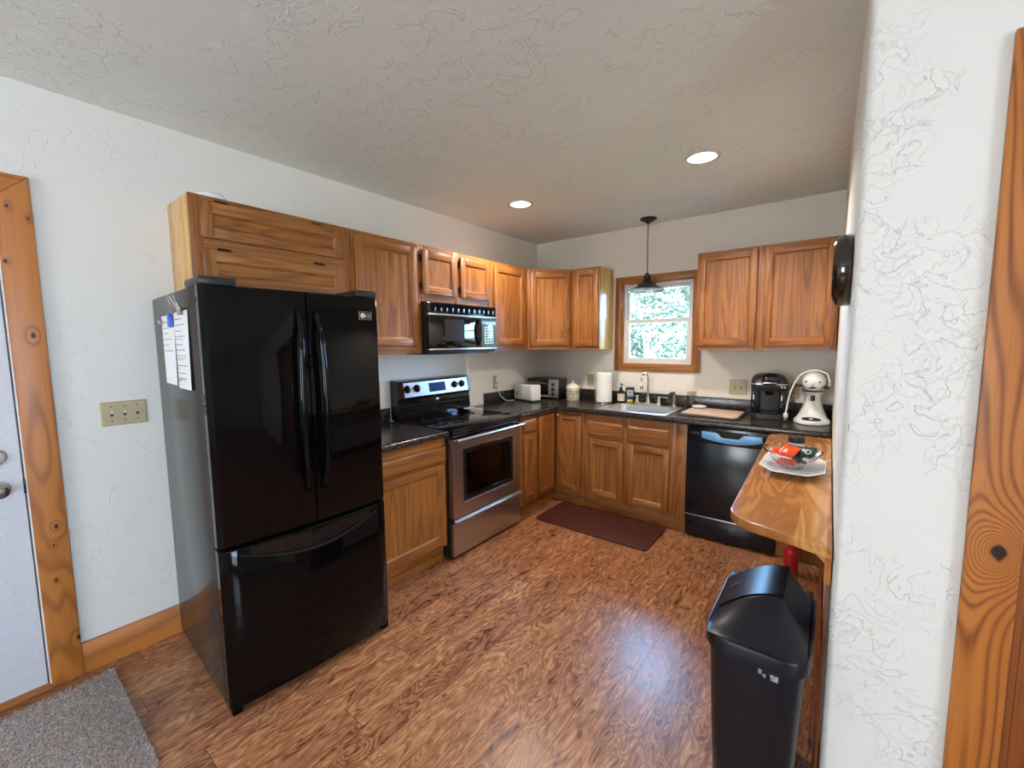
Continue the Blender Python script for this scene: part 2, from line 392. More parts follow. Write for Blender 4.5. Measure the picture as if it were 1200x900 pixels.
    def grid(s, fn, nu, nv, mi=0, X=None):
        t = bmesh.new(); v = [[t.verts.new(fn(i/nu, j/nv)) for j in range(nv+1)] for i in range(nu+1)]
        for i in range(nu):
            for j in range(nv): t.faces.new((v[i][j], v[i+1][j], v[i+1][j+1], v[i][j+1]))
        return s._merge(t, mi, X)
    def text(s, txt, size, X, mi=0, ext=.0004):
        cu = bpy.data.curves.new('t', 'FONT'); cu.body = txt; cu.size = size; cu.extrude = ext; cu.align_x = 'CENTER'; cu.align_y = 'CENTER'
        o = bpy.data.objects.new('t', cu); C.objects.link(o); bpy.context.view_layer.update()
        me = bpy.data.meshes.new_from_object(o.evaluated_get(bpy.context.evaluated_depsgraph_get()))
        t = bmesh.new(); t.from_mesh(me); bpy.data.objects.remove(o); bpy.data.curves.remove(cu); bpy.data.meshes.remove(me)
        return s._merge(t, mi, X)
    def build(s, name, mats, parent=None, local=False, loc=None, angle=38, smooth=True):
        if not isinstance(mats, (list, tuple)): mats = [mats]
        if parent is not None and not local:
            bmesh.ops.transform(s.bm, matrix=W[parent.name].inverted(), verts=s.bm.verts)
        if parent is None and loc is not None and not local:
            bmesh.ops.translate(s.bm, vec=-Vector(loc), verts=s.bm.verts)
        me = bpy.data.meshes.new(name); s.bm.to_mesh(me); s.bm.free()
        for m in mats: me.materials.append(m)
        if smooth:
            for p in me.polygons: p.use_smooth = True
            me.set_sharp_from_angle(angle=math.radians(angle))
        o = bpy.data.objects.new(name, me); C.objects.link(o)
        if parent is not None:
            o.parent = parent; W[o.name] = W[parent.name]
        else:
            if loc is not None: o.location = loc
            W[o.name] = Matrix.Translation(loc or (0, 0, 0))
        return o
def thing(name, label, cat, loc=(0, 0, 0), rz=0.0, group=None):
    o = bpy.data.objects.new(name, None); C.objects.link(o); o.location = loc; o.rotation_euler = (0, 0, rz)
    o.empty_display_size = .1
    o['label'] = label; o['category'] = cat
    if group: o['group'] = group
    W[o.name] = Matrix.Translation(loc) @ Matrix.Rotation(rz, 4, 'Z')
    return o
def tag(o, label, cat, group=None, kind=None):
    o['label'] = label; o['category'] = cat
    if group: o['group'] = group
    if kind: o['kind'] = kind
    return o
def struct(name, mb, mats, label=None, cat=None, smooth=True, parent=None):
    o = mb.build(name, mats, parent=parent, smooth=smooth)
    if parent is None:
        o['kind'] = 'structure'; o['label'] = label; o['category'] = cat
    return o
def rrect(x0, x1, y0, y1, r, n=6):
    out = []
    for cx, cy, a0 in ((x1-r, y1-r, 0), (x0+r, y1-r, PI/2), (x0+r, y0+r, PI), (x1-r, y0+r, 1.5*PI)):
        for k in range(n+1):
            a = a0+PI/2*k/n; out.append((cx+r*math.cos(a), cy+r*math.sin(a)))
    return out
def rot_x(a): return Matrix.Rotation(a, 4, 'X')
def rot_z(a): return Matrix.Rotation(a, 4, 'Z')
def T(x, y, z): return Matrix.Translation((x, y, z))

# ------------------------------------------------------------------ room shell
WB, WN, YN = 2.668, 2.700, -2.43      # kitchen side wall: x at the back, x at its near end, y of the face turned to the camera
struct('floor', MB().box(-.14, RX, RY, .14, -.08, 0), M['floor'], 'reddish brown wood plank floor running through kitchen and entry', 'floor')
def ceiling():
    t = bmesh.new(); LP = ((1.992, -1.218), (.673, -1.212))
    def loop(pts): vs = [t.verts.new((*p, H)) for p in pts]; return [t.edges.new((vs[i], vs[(i+1) % len(vs)])) for i in range(len(vs))]
    ed = loop([(0, RY), (RX, RY), (RX, 0), (0, 0)])
    for x, y in LP: ed += loop([(x+.083*math.cos(2*PI*k/32), y+.083*math.sin(2*PI*k/32)) for k in range(32)])
    bmesh.ops.triangle_fill(t, use_beauty=True, edges=ed)
    for f in t.faces:
        if f.normal.z > 0: f.normal_flip()
    b = MB(); b._merge(t, 0, None)
    b.box(-.14, RX+.14, RY-.14, .14, H+.16, H+.2)
    struct('ceiling', b, M['ceil'], 'pale grey ceiling with rough trowelled plaster texture', 'ceiling', smooth=False)
ceiling()
# left wall with the entry door opening
DY0, DY1, DT = -4.76, -3.815, 2.07
lw = MB().box(-.14, 0, DY1, .14, 0, H+.2).box(-.14, 0, RY, DY0, 0, H+.2).box(-.14, 0, DY0, DY1, DT, H+.2)
struct('wall_left', lw, M['wall'], 'white plaster wall behind the refrigerator and range', 'wall', smooth=False)
# back wall with the window opening
wx0, wx1, wz0, wz1 = .995, 1.66, 1.28, 2.055
bw = MB().box(0, wx0, 0, .14, 0, H+.2).box(wx1, RX+.14, 0, .14, 0, H+.2).box(wx0, wx1, 0, .14, 0, wz0).box(wx0, wx1, 0, .14, wz1, H+.2)
struct('wall_back', bw, M['wall'], 'white plaster wall around the sink window', 'wall', smooth=False)
# kitchen side wall ending in a rounded corner
R_ = .020
poly = [(WB, 0), (WN-.0003, YN+R_)] + [(WN+R_-R_*math.cos(a), YN+R_-R_*math.sin(a)) for a in [PI/2*k/8 for k in range(1, 9)]] + [(2.86, YN), (2.86, 0)]
struct('wall_right', MB().prism(poly, 0, H+.2), M['wallR'], 'white textured wall with rounded corner at the right of the kitchen', 'wall')
OX0, OX1, OT = 3.05, 3.86, 2.09
fw = MB().box(2.86, OX0, YN, YN+.13, 0, H+.2).box(OX1, RX, YN, YN+.13, 0, H+.2).box(OX0, OX1, YN, YN+.13, OT, H+.2)
struct('wall_front', fw, M['wallR'], 'white textured wall holding the wooden door at far right', 'wall', smooth=False)
def wall_with_windows(name, label, axis, const, lo, hi, holes):
    b = MB(); zs = (0, H+.2)
    def add(a0, a1, z0, z1):
        if axis == 'x': b.box(a0, a1, const-.14, const, z0, z1)
        else: b.box(const, const+.14, a0, a1, z0, z1)
    cur = lo
    for a0, a1, z0, z1 in holes:
        add(cur, a0, *zs); add(a0, a1, 0, z0); add(a0, a1, z1, zs[1]); cur = a1
    add(cur, hi, *zs)
    struct(name, b, M['wall'], label, 'wall', smooth=False)
rear_holes = [(.9, 2.3, .75, 2.15)]
side_holes = [(-6.2, -4.2, .7, 2.2)]
wall_with_windows('wall_rear', 'white wall with a window at the rear of the living area', 'x', RY, -.14, RX+.14, rear_holes)
wall_with_windows('wall_side', 'white wall with one window beside the living area', 'y', RX, RY, 0, side_holes)
def simple_window(name, label, axis, const, hole):
    a0, a1, z0, z1 = hole; b = MB(); g = MB(); t = .06
    def add(mb, p0, p1, q0, q1, d0, d1):
        if axis == 'x': mb.box(p0, p1, const-d1, const-d0, q0, q1)
        else: mb.box(const+d0, const+d1, p0, p1, q0, q1)
    for p in ((a0, a0+t, z0, z1), (a1-t, a1, z0, z1), (a0+t, a1-t, z0, z0+t), (a0+t, a1-t, z1-t, z1), ((a0+a1)/2-.03, (a0+a1)/2+.03, z0+t, z1-t)): add(b, *p, .04, .10)
    o = struct(name, b, M['vinyl'], label, 'window', smooth=False)
    add(g, a0+t, a1-t, z0+t, z1-t, .068, .074)
    struct('pane', g, M['pane'], parent=o, smooth=False)
simple_window('window_2', 'white framed window in the rear wall', 'x', RY, rear_holes[0])
simple_window('window_3', 'white framed window in the living area side wall', 'y', RX, side_holes[0])
# baseboards
struct('baseboard_left', MB().box(0, .016, -3.715, -.02, 0, .148, .003), pineY, 'orange pine baseboard along the left wall', 'baseboard')
bp = [(WB-.016, -.70), (WN-.017, YN+.035), (WN-.001, YN+.035), (WB, -.70)]
struct('baseboard_right', MB().prism(bp, 0, .12), doorwood, 'pine baseboard along the wall below the breakfast bar', 'baseboard')

# ------------------------------------------------------------------ sink window
def sink_window():
    b = MB()
    y0, y1 = .028, .085
    for p in ((wx0, wx0+.03, wz0, wz1), (wx1-.03, wx1, wz0, wz1), (wx0+.03, wx1-.03, wz0, wz0+.03), (wx0+.03, wx1-.03, wz1-.035, wz1)):
        b.box(p[0], p[1], y0, y1, p[2], p[3], .003)
    o = struct('window_1', b, M['vinyl'], 'white single-hung window over the sink with oak casing', 'window')
    def sash(name, x0, x1, z0, z1, ya, yb, t, tb, tt):
        s = MB().box(x0, x0+t, ya, yb, z0, z1, .003).box(x1-t, x1, ya, yb, z0, z1, .003).box(x0+t, x1-t, ya, yb, z0, z0+tb, .003).box(x0+t, x1-t, ya, yb, z1-tt, z1, .003)
        so = struct(name, s, M['vinyl'], parent=o)
        struct('pane', MB().box(x0+t, x1-t, (ya+yb)/2-.003, (ya+yb)/2+.003, z0+tb, z1-tt), M['pane'], parent=so, smooth=False)
        return so
    sash('upper_sash', wx0+.03, wx1-.03, 1.675, wz1-.035, .060, .082, .030, .035, .03)
    lo = sash('lower_sash', wx0+.03, wx1-.03, wz0+.03, 1.712, .034, .058, .036, .036, .036)
    struct('sash_lock', MB().box(1.30, 1.35, .036, .056, 1.712, 1.722, .003), M['vinyl'], parent=lo)
    cas = MB(); cw = .062
    a0, a1, b0, b1 = .934, 1.726, 1.221, 2.114
    for p, mi in (((a0, a0+cw, b0, b1), 0), ((a1-cw, a1, b0, b1), 0), ((a0+cw, a1-cw, b0, b0+cw), 1), ((a0+cw, a1-cw, b1-cw, b1), 1)):
        cas.box(p[0], p[1], -.018, 0, p[2], p[3], .003, mi)
    # jamb liners
    cas.box(wx0-.001, wx0+.012, 0, .10, wz0, wz1, 0, 0).box(wx1-.012, wx1+.001, 0, .10, wz0, wz1, 0, 0)
    cas.box(wx0, wx1, 0, .10, wz0-.001, wz0+.012, 0, 1).box(wx0, wx1, 0, .10, wz1-.012, wz1+.001, 0, 1)
    struct('trim_1', cas, [oakV, oakH], 'oak casing boards framing the window over the sink', 'window trim')
sink_window()
# outside: lawn and trees
struct('ground', MB().box(-14, 14, .3, 26, -.35, -.25), M['lawn'], 'lawn outside the kitchen window', 'ground')
def tree(label, loc, height, crown, nleaf, seed, size=.11):
    rnd = random.Random(seed)
    t = thing('leafy_tree', label, 'tree', loc)
    b = MB(); b.tube([(0, 0, 0), (.03, .02, height*.4), (-.02, 0, height*.75)], [.11, .09, .04], 10)
    for k in range(6):
        a = 2*PI*k/6+rnd.random(); z = height*(.3+.07*k)
        b.tube([(0, 0, z), (.35*crown*math.cos(a), .35*crown*math.sin(a), z+.3), (.75*crown*math.cos(a), .75*crown*math.sin(a), z+.55)], [.045, .03, .01], 7)
    b.build('trunk', M['bark'], t, local=True)
    lv = bmesh.new()
    clumps = [(Vector((rnd.gauss(0, .5)*crown, rnd.gauss(0, .45)*crown, height*.62+rnd.gauss(0, .36)*height*.5)), rnd.uniform(.16, .36)*crown) for _ in range(26)]
    for _ in range(nleaf):
        c, r = rnd.choice(clumps)
        p = c+Vector((rnd.gauss(0, 1), rnd.gauss(0, 1), rnd.gauss(0, .8)))*r*.6
        d = Vector((rnd.uniform(-1, 1), rnd.uniform(-1, 1), rnd.uniform(-1, .4))).normalized()
        q = d.orthogonal().normalized(); sd = d.cross(q); L = size*rnd.uniform(.6, 1.3)
        a, bb, cc, dd = p, p+d*L*.5+sd*L*.28+q*L*.05, p+d*L, p+d*L*.5-sd*L*.28+q*L*.05
        lv.faces.new([lv.verts.new(x) for x in (a, bb, cc, dd)])
    o = MB(); o._merge(lv, 0, None); f = o.build('foliage', M['leaf'], t, local=True, smooth=False)
tree('tall leafy tree right of centre in the window view', (-.15, 6.4, -.25), 4.6, 1.25, 3000, 3, .13)
tree('low leafy tree filling the lower half of the window view', (.10, 3.2, -.25), 2.3, .8, 2600, 5, .085)
tree('leafy tree farther back behind the two nearer trees', (-3.2, 10.2, -.25), 4.4, 1.3, 2200, 9, .14)

# ------------------------------------------------------------------ entry door (left) and interior door (right)
def entry_door():
    # casing: legs and head
    cas = MB()
    XF = Matrix(((0, 0, 1, 0), (1, 0, 0, 0), (0, 1, 0, 0), (0, 0, 0, 1)))
    cas.prism([(DY1, 0), (-3.715, 0), (-3.715, 2.187), (DY1, 2.087)], 0, .02, .0025, 0, XF).prism([(DY0-.10, 0), (DY0, 0), (DY0, 2.087), (DY0-.10, 2.187)], 0, .02, .0025, 0, XF)
    cas.prism([(DY0, 2.0875), (DY1, 2.0875), (-3.7155, 2.187), (DY0-.0995, 2.187)], 0, .02, .0025, 1, XF)
    struct('trim_2', cas, [pineV, pineY], 'knotty orange pine casing around the white entry door', 'door trim')
    st = MB().box(-.10, -.001, DY1-.005, DY1, 0, DT).box(-.10, -.001, DY0, DY0+.005, 0, DT).box(-.10, -.062, DY1-.03, DY1-.005, 0, DT).box(-.10, -.001, DY0, DY1, DT-.016, DT)
    struct('trim_3', st, M['vinyl'], 'white jamb and weather strip of the entry door', 'door trim', smooth=False)
    d = MB().box(-.060, -.008, DY0+.010, DY1-.010, .02, DT-.02, .003)
    o = struct('door_1', d, M['doorpaint'], 'white entry door with satin nickel knob and deadbolt', 'door')
    def lathe_x(mb, y, z, prof): mb.lathe(prof, seg=28, X=T(-.008, y, z) @ Matrix.Rotation(PI/2, 4, 'Y'))
    k = MB(); lathe_x(k, -3.892, .918, [(0, 0), (.033, 0), (.033, .006), (.013, .010), (.012, .030), (.022, .036), (.028, .048), (.027, .060), (.018, .067), (0, .068)])
    k.build('door_knob', M['nickel'], o)
    k = MB(); lathe_x(k, -3.892, 1.052, [(0, 0), (.033, 0), (.033, .008), (.026, .014), (.024, .022), (0, .023)])
    k.box(.006, .018, -3.898, -3.886, 1.036, 1.068, .003)
    k.build('deadbolt', M['nickel'], o)
    struct('trim_4', MB().box(-.12, .03, DY0, DY1, 0, .018, .004), pineY, 'wooden threshold below the entry door', 'threshold')
    MB().box(-.010, -.0005, DY1-.011, DY1-.0045, .885, .945, .001).build('latch_plate', M['bronze'], o)
entry_door()
def side_door():
    cas = MB()
    cas.box(2.957, OX0, YN-.016, YN, 0, 2.187, .003, 0).box(OX1, OX1+.09, YN-.016, YN, 0, 2.187, .003, 0).box(OX0, OX1, YN-.016, YN, 2.09, 2.187, .003, 1)
    # the large dark knot on the near leg
    kn = MB()
    struct('trim_5', cas, [firV, pineX], 'knotty fir casing board beside the wooden door at far right', 'door trim')
    jb = MB().box(OX0, OX0+.016, YN, YN+.13, 0, OT).box(OX1-.016, OX1, YN, YN+.13, 0, OT).box(OX0, OX1, YN, YN+.13, OT-.016, OT)
    struct('trim_6', jb, doorwood, 'stained wooden jamb of the door at far right', 'door trim', smooth=False)
    d = MB()
    x0, x1, y0, y1 = OX0+.018, OX1-.018, YN+.006, YN+.044
    for p in ((x0, x0+.11, .01, 2.06), (x1-.11, x1, .01, 2.06), (x0+.11, x1-.11, .01, .22), (x0+.11, x1-.11, .95, 1.08), (x0+.11, x1-.11, 1.93, 2.06)): d.box(p[0], p[1], y0, y1, p[2], p[3], .003)
    d.box(x0+.11, x1-.11, y0+.012, y1-.012, .22, .95).box(x0+.11, x1-.11, y0+.012, y1-.012, 1.08, 1.93)
    o = struct('door_2', d, doorwood, 'reddish stained wooden door at the far right edge', 'door')
    k = MB().lathe([(0, 0), (.03, 0), (.03, .006), (.012, .01), (.012, .03), (.025, .045), (.02, .062), (0, .066)], seg=24, X=T(x1-.06, y0, .95) @ rot_x(PI/2))
    k.build('door_knob', M['nickel'], o)
side_door()

# ------------------------------------------------------------------ cabinets (local frame: x along the front, y into the cabinet, z up)
def panel_door(par, a0, a1, b0, b1, hinge=None, sw=.052, name='door', light=None):
    d = MB(); y0, y1 = -.020, -.0005
    d.box(a0, a0+sw, y0, y1, b0, b1, .004, 0).box(a1-sw, a1, y0, y1, b0, b1, .004, 0)
    d.box(a0+sw-.001, a1-sw+.001, y0+.0006, y1, b0, b0+sw, .004, 1).box(a0+sw-.001, a1-sw+.001, y0+.0006, y1, b1-sw, b1, .004, 1)
    d.box(a0+sw-.002, a1-sw+.002, y0+.0125, y1, b0+sw-.002, b1-sw+.002, 0, 2)
    # inner moulding slope
    i0, i1, j0, j1, m = a0+sw, a1-sw, b0+sw, b1-sw, .009
    yo, yi = y0+.004, y0+.0125
    d.quad((i0, yo, j0), (i0+m, yi, j0+m), (i0+m, yi, j1-m), (i0, yo, j1), 0)
    d.quad((i1, yo, j1), (i1-m, yi, j1-m), (i1-m, yi, j0+m), (i1, yo, j0), 0)
    d.quad((i0, yo, j0), (i1, yo, j0), (i1-m, yi, j0+m), (i0+m, yi, j0+m), 1)
    d.quad((i0, yo, j1), (i0+m, yi, j1-m), (i1-m, yi, j1-m), (i1, yo, j1), 1)
    horiz = (a1-a0) > (b1-b0)*1.3
    o = d.build(name, [oakV, oakH, oakH if horiz else oakV], par, local=True, angle=25)
    for hx, hz, vert in (hinge or []):
        h = MB()
        if vert: h.cyl((hx, -.010, hz-.028), (hx, -.010, hz+.028), .0045, seg=10).box(hx-.012, hx+.002, -.003, -.0006, hz-.024, hz+.024, .001)
        else: h.cyl((hx-.03, -.012, hz), (hx+.03, -.012, hz), .0045, seg=10).box(hx-.026, hx+.026, -.003, -.0006, hz, hz+.012, .001)
        h.build('hinge', M['bronze'], o, local=True)
    return o
def drawer_front(par, a0, a1, b0, b1, name='drawer'):
    d = MB(); d.box(a0, a1, -.014, -.0005, b0, b1, .003, 0)
    d.loft([[(a0+e, y, b0+e), (a1-e, y, b0+e), (a1-e, y, b1-e), (a0+e, y, b1-e)] for e, y in ((.006, -.0138), (.010, -.018), (.014, -.0200))], mi=0)
    return d.build(name, [oakH], par, local=True, angle=25)
def cabinet(name, label, loc, rz, wd, z0, z1, depth, doors, drawers=(), base=False, side=None, group=None, hinges=None, toe=True, hollow=False):
    t = thing(name, label, 'cabinet', (loc[0], loc[1], 0 if base else z0), rz, group)
    dz = 0 if base else -z0
    zb, zt = z0+dz, z1+dz
    cb = MB()
    if hollow: cb.box(.001, .019, .019, depth, zb, zt-.0005).box(wd-.019, wd-.001, .019, depth, zb, zt-.0005).box(.019, wd-.019, .019, depth, zb, zb+.018).box(.019, wd-.019, depth-.012, depth, zb+.018, zt-.0005)
    else: cb.box(.001, wd-.001, .019, depth, zb, zt-.0005, .001)
    cb.build('carcass', oakside if side else oakV, t, local=True)
    f = MB(); al = sorted([d[:2] for d in doors] or [d[:2] for d in drawers])
    xs = []; cur = 0
    lo = min([d[2] for d in list(doors)+list(drawers)])+dz; hi = max([d[3] for d in list(doors)+list(drawers)])+dz
    edges = []
    for a0, a1 in al:
        if edges and a0 < edges[-1][1]-.01: edges[-1] = (edges[-1][0], max(a1, edges[-1][1])); continue
        edges.append((a0, a1))
    for a0, a1 in edges:
        f.box(cur, a0+.012, 0, .0188, zb, zt, .001, 0); cur = a1-.012
    f.box(cur, wd, 0, .0188, zb, zt, .001, 0)
    for a0, a1 in edges:
        f.box(a0+.012, a1-.012, .0004, .0186, zb, lo+.012, 0, 1).box(a0+.012, a1-.012, .0004, .0186, hi-.012, zt, 0, 1)
        f.box(a0+.01, a1-.01, .001, .018, lo+.01, hi-.01, 0, 1)
    f.build('face_frame', [oakV, oakH], t, local=True, angle=25)
    for i, d in enumerate(doors): panel_door(t, d[0], d[1], d[2]+dz, d[3]+dz, [(h[0], h[1]+dz, h[2]) for h in (hinges or {}).get(i, [])])
    for d in drawers: drawer_front(t, d[0], d[1], d[2]+dz, d[3]+dz)
    if base and toe: MB().box(0, wd, .045, .06, 0, z0+.001, .001).box(.001, wd-.001, .06, depth, 0, z0).build('toe_kick', oakH, t, local=True)
    return t
UB, UT, UD = 1.430, 2.192, .304
LR = PI/2
GU = 'upper kitchen cabinets'; GB = 'base kitchen cabinets'
y0 = -3.258
def ld(a, b, o): return (a-o, b-o)
# left wall, uppers: local x = world y - start
cabinet('upper_cabinet', 'wide oak cabinet with two stacked lift doors above the refrigerator', (.305, y0), LR, .812, 1.765, UT, UD,
        [(*ld(-3.220, -2.510, y0), 2.000, 2.166), (*ld(-3.220, -2.510, y0), 1.776, 1.945)], side=True, group=GU,
        hinges={0: [(.13, 2.168, False), (.60, 2.168, False)], 1: [(.13, 1.949, False), (.60, 1.949, False)]})
y0 = -2.445
cabinet('upper_cabinet', 'oak single-door cabinet between the refrigerator cabinet and microwave', (.305, y0), LR, .529, UB, UT, UD, [(*ld(-2.432, -1.958, y0), 1.482, 2.158)], group=GU)
y0 = -1.915
cabinet('upper_cabinet', 'short oak two-door cabinet directly above the microwave', (.305, y0), LR, .790, 1.800, UT, UD,
        [(*ld(-1.905, -1.570, y0), 1.852, 2.160), (*ld(-1.522, -1.170, y0), 1.852, 2.160)], group=GU, hinges={0: [(.004, 2.10, True), (.004, 1.91, True)], 1: [(.388, 2.10, True), (.388, 1.91, True)]})
y0 = -1.124
cabinet('upper_cabinet', 'oak single-door cabinet between the microwave and the corner cabinet', (.305, y0), LR, .513, UB, UT, UD, [(*ld(-1.114, -.676, y0), 1.478, 2.160)], group=GU)
# diagonal corner
def corner_upper():
    t = thing('corner_cabinet', 'diagonal oak corner wall cabinet with one door', 'cabinet', (.305, -.61, UB), PI/4, GU)
    wd = .305*math.sqrt(2); h = UT-UB
    MB().prism([(0.004, -.606), (.302, -.606), (.604, -.302), (.604, -.004), (.004, -.004)], UB, UT-.0005).build('carcass', oakV, t)
    f = MB().box(0, .04, -.001, .018, 0, h, .001, 0).box(wd-.04, wd, -.001, .018, 0, h, .001, 0).box(.04, wd-.04, -.0006, .018, 0, .05, 0, 1).box(.04, wd-.04, -.0006, .018, h-.05, h, 0, 1)
    f.build('face_frame', [oakV, oakH], t, local=True, angle=25)
    panel_door(t, .030, wd-.018, .038, h-.03)
corner_upper()
cabinet('upper_cabinet', 'narrow oak wall cabinet left of the window with pale side panel', (.61, -.305), 0, .297, UB, UT, UD, [(.035, .285, 1.462, 2.170)], side=True, group=GU)
cabinet('upper_cabinet', 'wide oak two-door wall cabinet right of the window', (1.755, -.305), 0, .908, UB, UT, UD, [(.012, .424, 1.463, 2.174), (.468, .892, 1.463, 2.174)], group=GU)
# base cabinets
BT, BD, TK = .874, .60, .115
y0 = -2.58
cabinet('base_cabinet', 'oak base cabinet with drawer and door between refrigerator and range', (.61, y0), LR, .580, TK, BT, BD, [(*ld(-2.56, -2.025, y0), .150, .695)], [(*ld(-2.56, -2.008, y0), .712, .815)], base=True, group=GB)
y0 = -1.212
cabinet('base_cabinet', 'narrow oak base cabinet with drawer just right of the range', (.61, y0), LR, .305, TK, BT, BD, [(*ld(-1.115, -.932, y0), .140, .712)], [(*ld(-1.115, -.932, y0), .738, .847)], base=True, group=GB)
def corner_base():
    t = thing('corner_cabinet', 'oak corner base cabinet with two doors meeting at right angles', 'cabinet', (.61, -.61, 0), 0, GB)
    MB().prism([(.005, -.905), (.590, -.905), (.590, -.590), (.912, -.590), (.912, -.005), (.005, -.005)], TK, BT).build('carcass', oakV, t)
    f = MB().box(.590, .609, -.905, -.8885, TK, BT, .001).box(.591, .6085, -.8885, -.592, TK, .150).box(.591, .6085, -.8885, -.592, .840, BT)
    f.box(.8885, .912, -.609, -.590, TK, BT, .001).box(.592, .8885, -.6085, -.591, TK, .150).box(.592, .8885, -.6085, -.591, .840, BT)
    f.box(.592, .605, -.888, -.60, .145, .842).box(.60, .889, -.605, -.592, .145, .842)
    f.build('face_frame', oakV, t)
    k = MB().box(.005, .565, -.905, -.565, 0, TK).box(.005, .912, -.565, -.005, 0, TK)
    k.build('toe_kick', oakH, t)
    # left leaf faces +x, right leaf faces -y : build each in its own turned frame
    for X, a0, a1, nm in ((T(.61, -.905, 0) @ rot_z(PI/2), .016, .270, 'door'), (T(.61, -.61, 0), .043, .283, 'door')):
        d = MB(); sw = .045; b0, b1, yy0, yy1 = .145, .846, -.020, -.0005
        d.box(a0, a0+sw, yy0, yy1, b0, b1, .004, 0, X).box(a1-sw, a1, yy0, yy1, b0, b1, .004, 0, X).box(a0+sw-.001, a1-sw+.001, yy0+.0006, yy1, b0, b0+sw, .004, 1, X).box(a0+sw-.001, a1-sw+.001, yy0+.0006, yy1, b1-sw, b1, .004, 1, X)
        d.box(a0+sw-.002, a1-sw+.002, yy0+.010, yy1, b0+sw-.002, b1-sw+.002, 0, 0, X)
        o = d.build(nm, [oakV, oakH], t, angle=25)
        if a0 > .04:
            MB().lathe([(0, 0), (.008, 0), (.008, .004), (.006, .008), (0, .009)], seg=14, X=X @ T(.049, -.020, .836) @ rot_x(PI/2)).build('bumper', M['whiteplastic'], o)
corner_base()
x0 = .915
cabinet('base_cabinet', 'oak sink base cabinet with two false drawers over two doors', (x0, -.61), 0, .800, TK, BT, BD,
        [(.957-x0, 1.290-x0, .145, .655), (1.330-x0, 1.672-x0, .145, .655)], [(.953-x0, 1.285-x0, .680, .812), (1.328-x0, 1.668-x0, .672, .808)], base=True, group=GB, hollow=True)
t = thing('filler_panel', 'oak end panel between the sink cabinet and dishwasher', 'cabinet panel', (1.716, -.61, 0))
MB().box(1.716, 1.797, -.612, -.02, TK, BT, .001).box(1.716, 1.797, -.567, -.02, 0, TK).build('panel', oakV, t)
t = thing('filler_panel', 'oak end panel right of the dishwasher beside the wall', 'cabinet panel', (2.402, -.61, 0))
MB().box(2.402, 2.655, -.612, -.02, TK, BT, .001).box(2.402, 2.655, -.567, -.02, 0, TK).build('panel', oakV, t)

# ------------------------------------------------------------------ worktops
def nose(mb, p0, p1, n, X=None):
    """front roll of the worktop: rounded strip from p0 to p1, n = outward direction (unit, horizontal)"""
    prof = [(-.02, .874), (.003, .874), (.009, .877), (.012, .884), (.012, .902), (.009, .910), (.003, .914), (-.02, .914)]
    mb.loft([[(p[0]+n[0]*d, p[1]+n[1]*d, z) for d, z in prof] for p in (p0, p1)])
def worktop():
    b = MB(); zt, zb = .914, .874
    # L: left leg y -1.212..-.648, back leg to the wall; sink cut-out
    hx0, hx1, hy0, hy1 = 1.045, 1.610, -.585, -.150
    b.box(.002, .636, -1.210, -.636, zb, zt).box(.002, hx0, -.636, -.002, zb, zt).box(hx1, 2.664, -.636, -.002, zb, zt)
    b.box(hx0, hx1, -.636, hy0, zb, zt).box(hx0, hx1, hy1, -.002, zb, zt)
    nose(b, (.636, -1.210), (.636, -.648), (1, 0)); nose(b, (.636, -.636), (2.664, -.636), (0, -1))
    b.box(.630, .6485, -.6485, -.630, zb, zt-.0004)
    o = b.build('worktop', M['counter'], None, loc=(.3, -.3, .874), angle=30)
    tag(o, 'black speckled L-shaped laminate worktop running under the window', 'worktop')
    s = MB().box(.001, .020, -.935, -.001, zt-.001, 1.016, .004).box(.020, 2.664, -.020, -.001, zt-.001, 1.016, .004)
    s.build('backsplash', M['counter'], o)
    e = MB().box(.0012, .0195, -.9365, -.9355, .916, 1.012); e.build('end_cap', M['whiteplastic'], o)
    b = MB().box(.002, .636, -2.578, -1.998, zb, zt); nose(b, (.636, -2.578), (.636, -1.998), (1, 0))
    o2 = b.build('worktop', M['counter'], None, loc=(.3, -2.3, .874), angle=30)
    tag(o2, 'short black speckled worktop between the refrigerator and range', 'worktop')
    MB().box(.001, .020, -2.578, -1.998, zt-.001, 1.016, .004).build('backsplash', M['counter'], o2)
worktop()

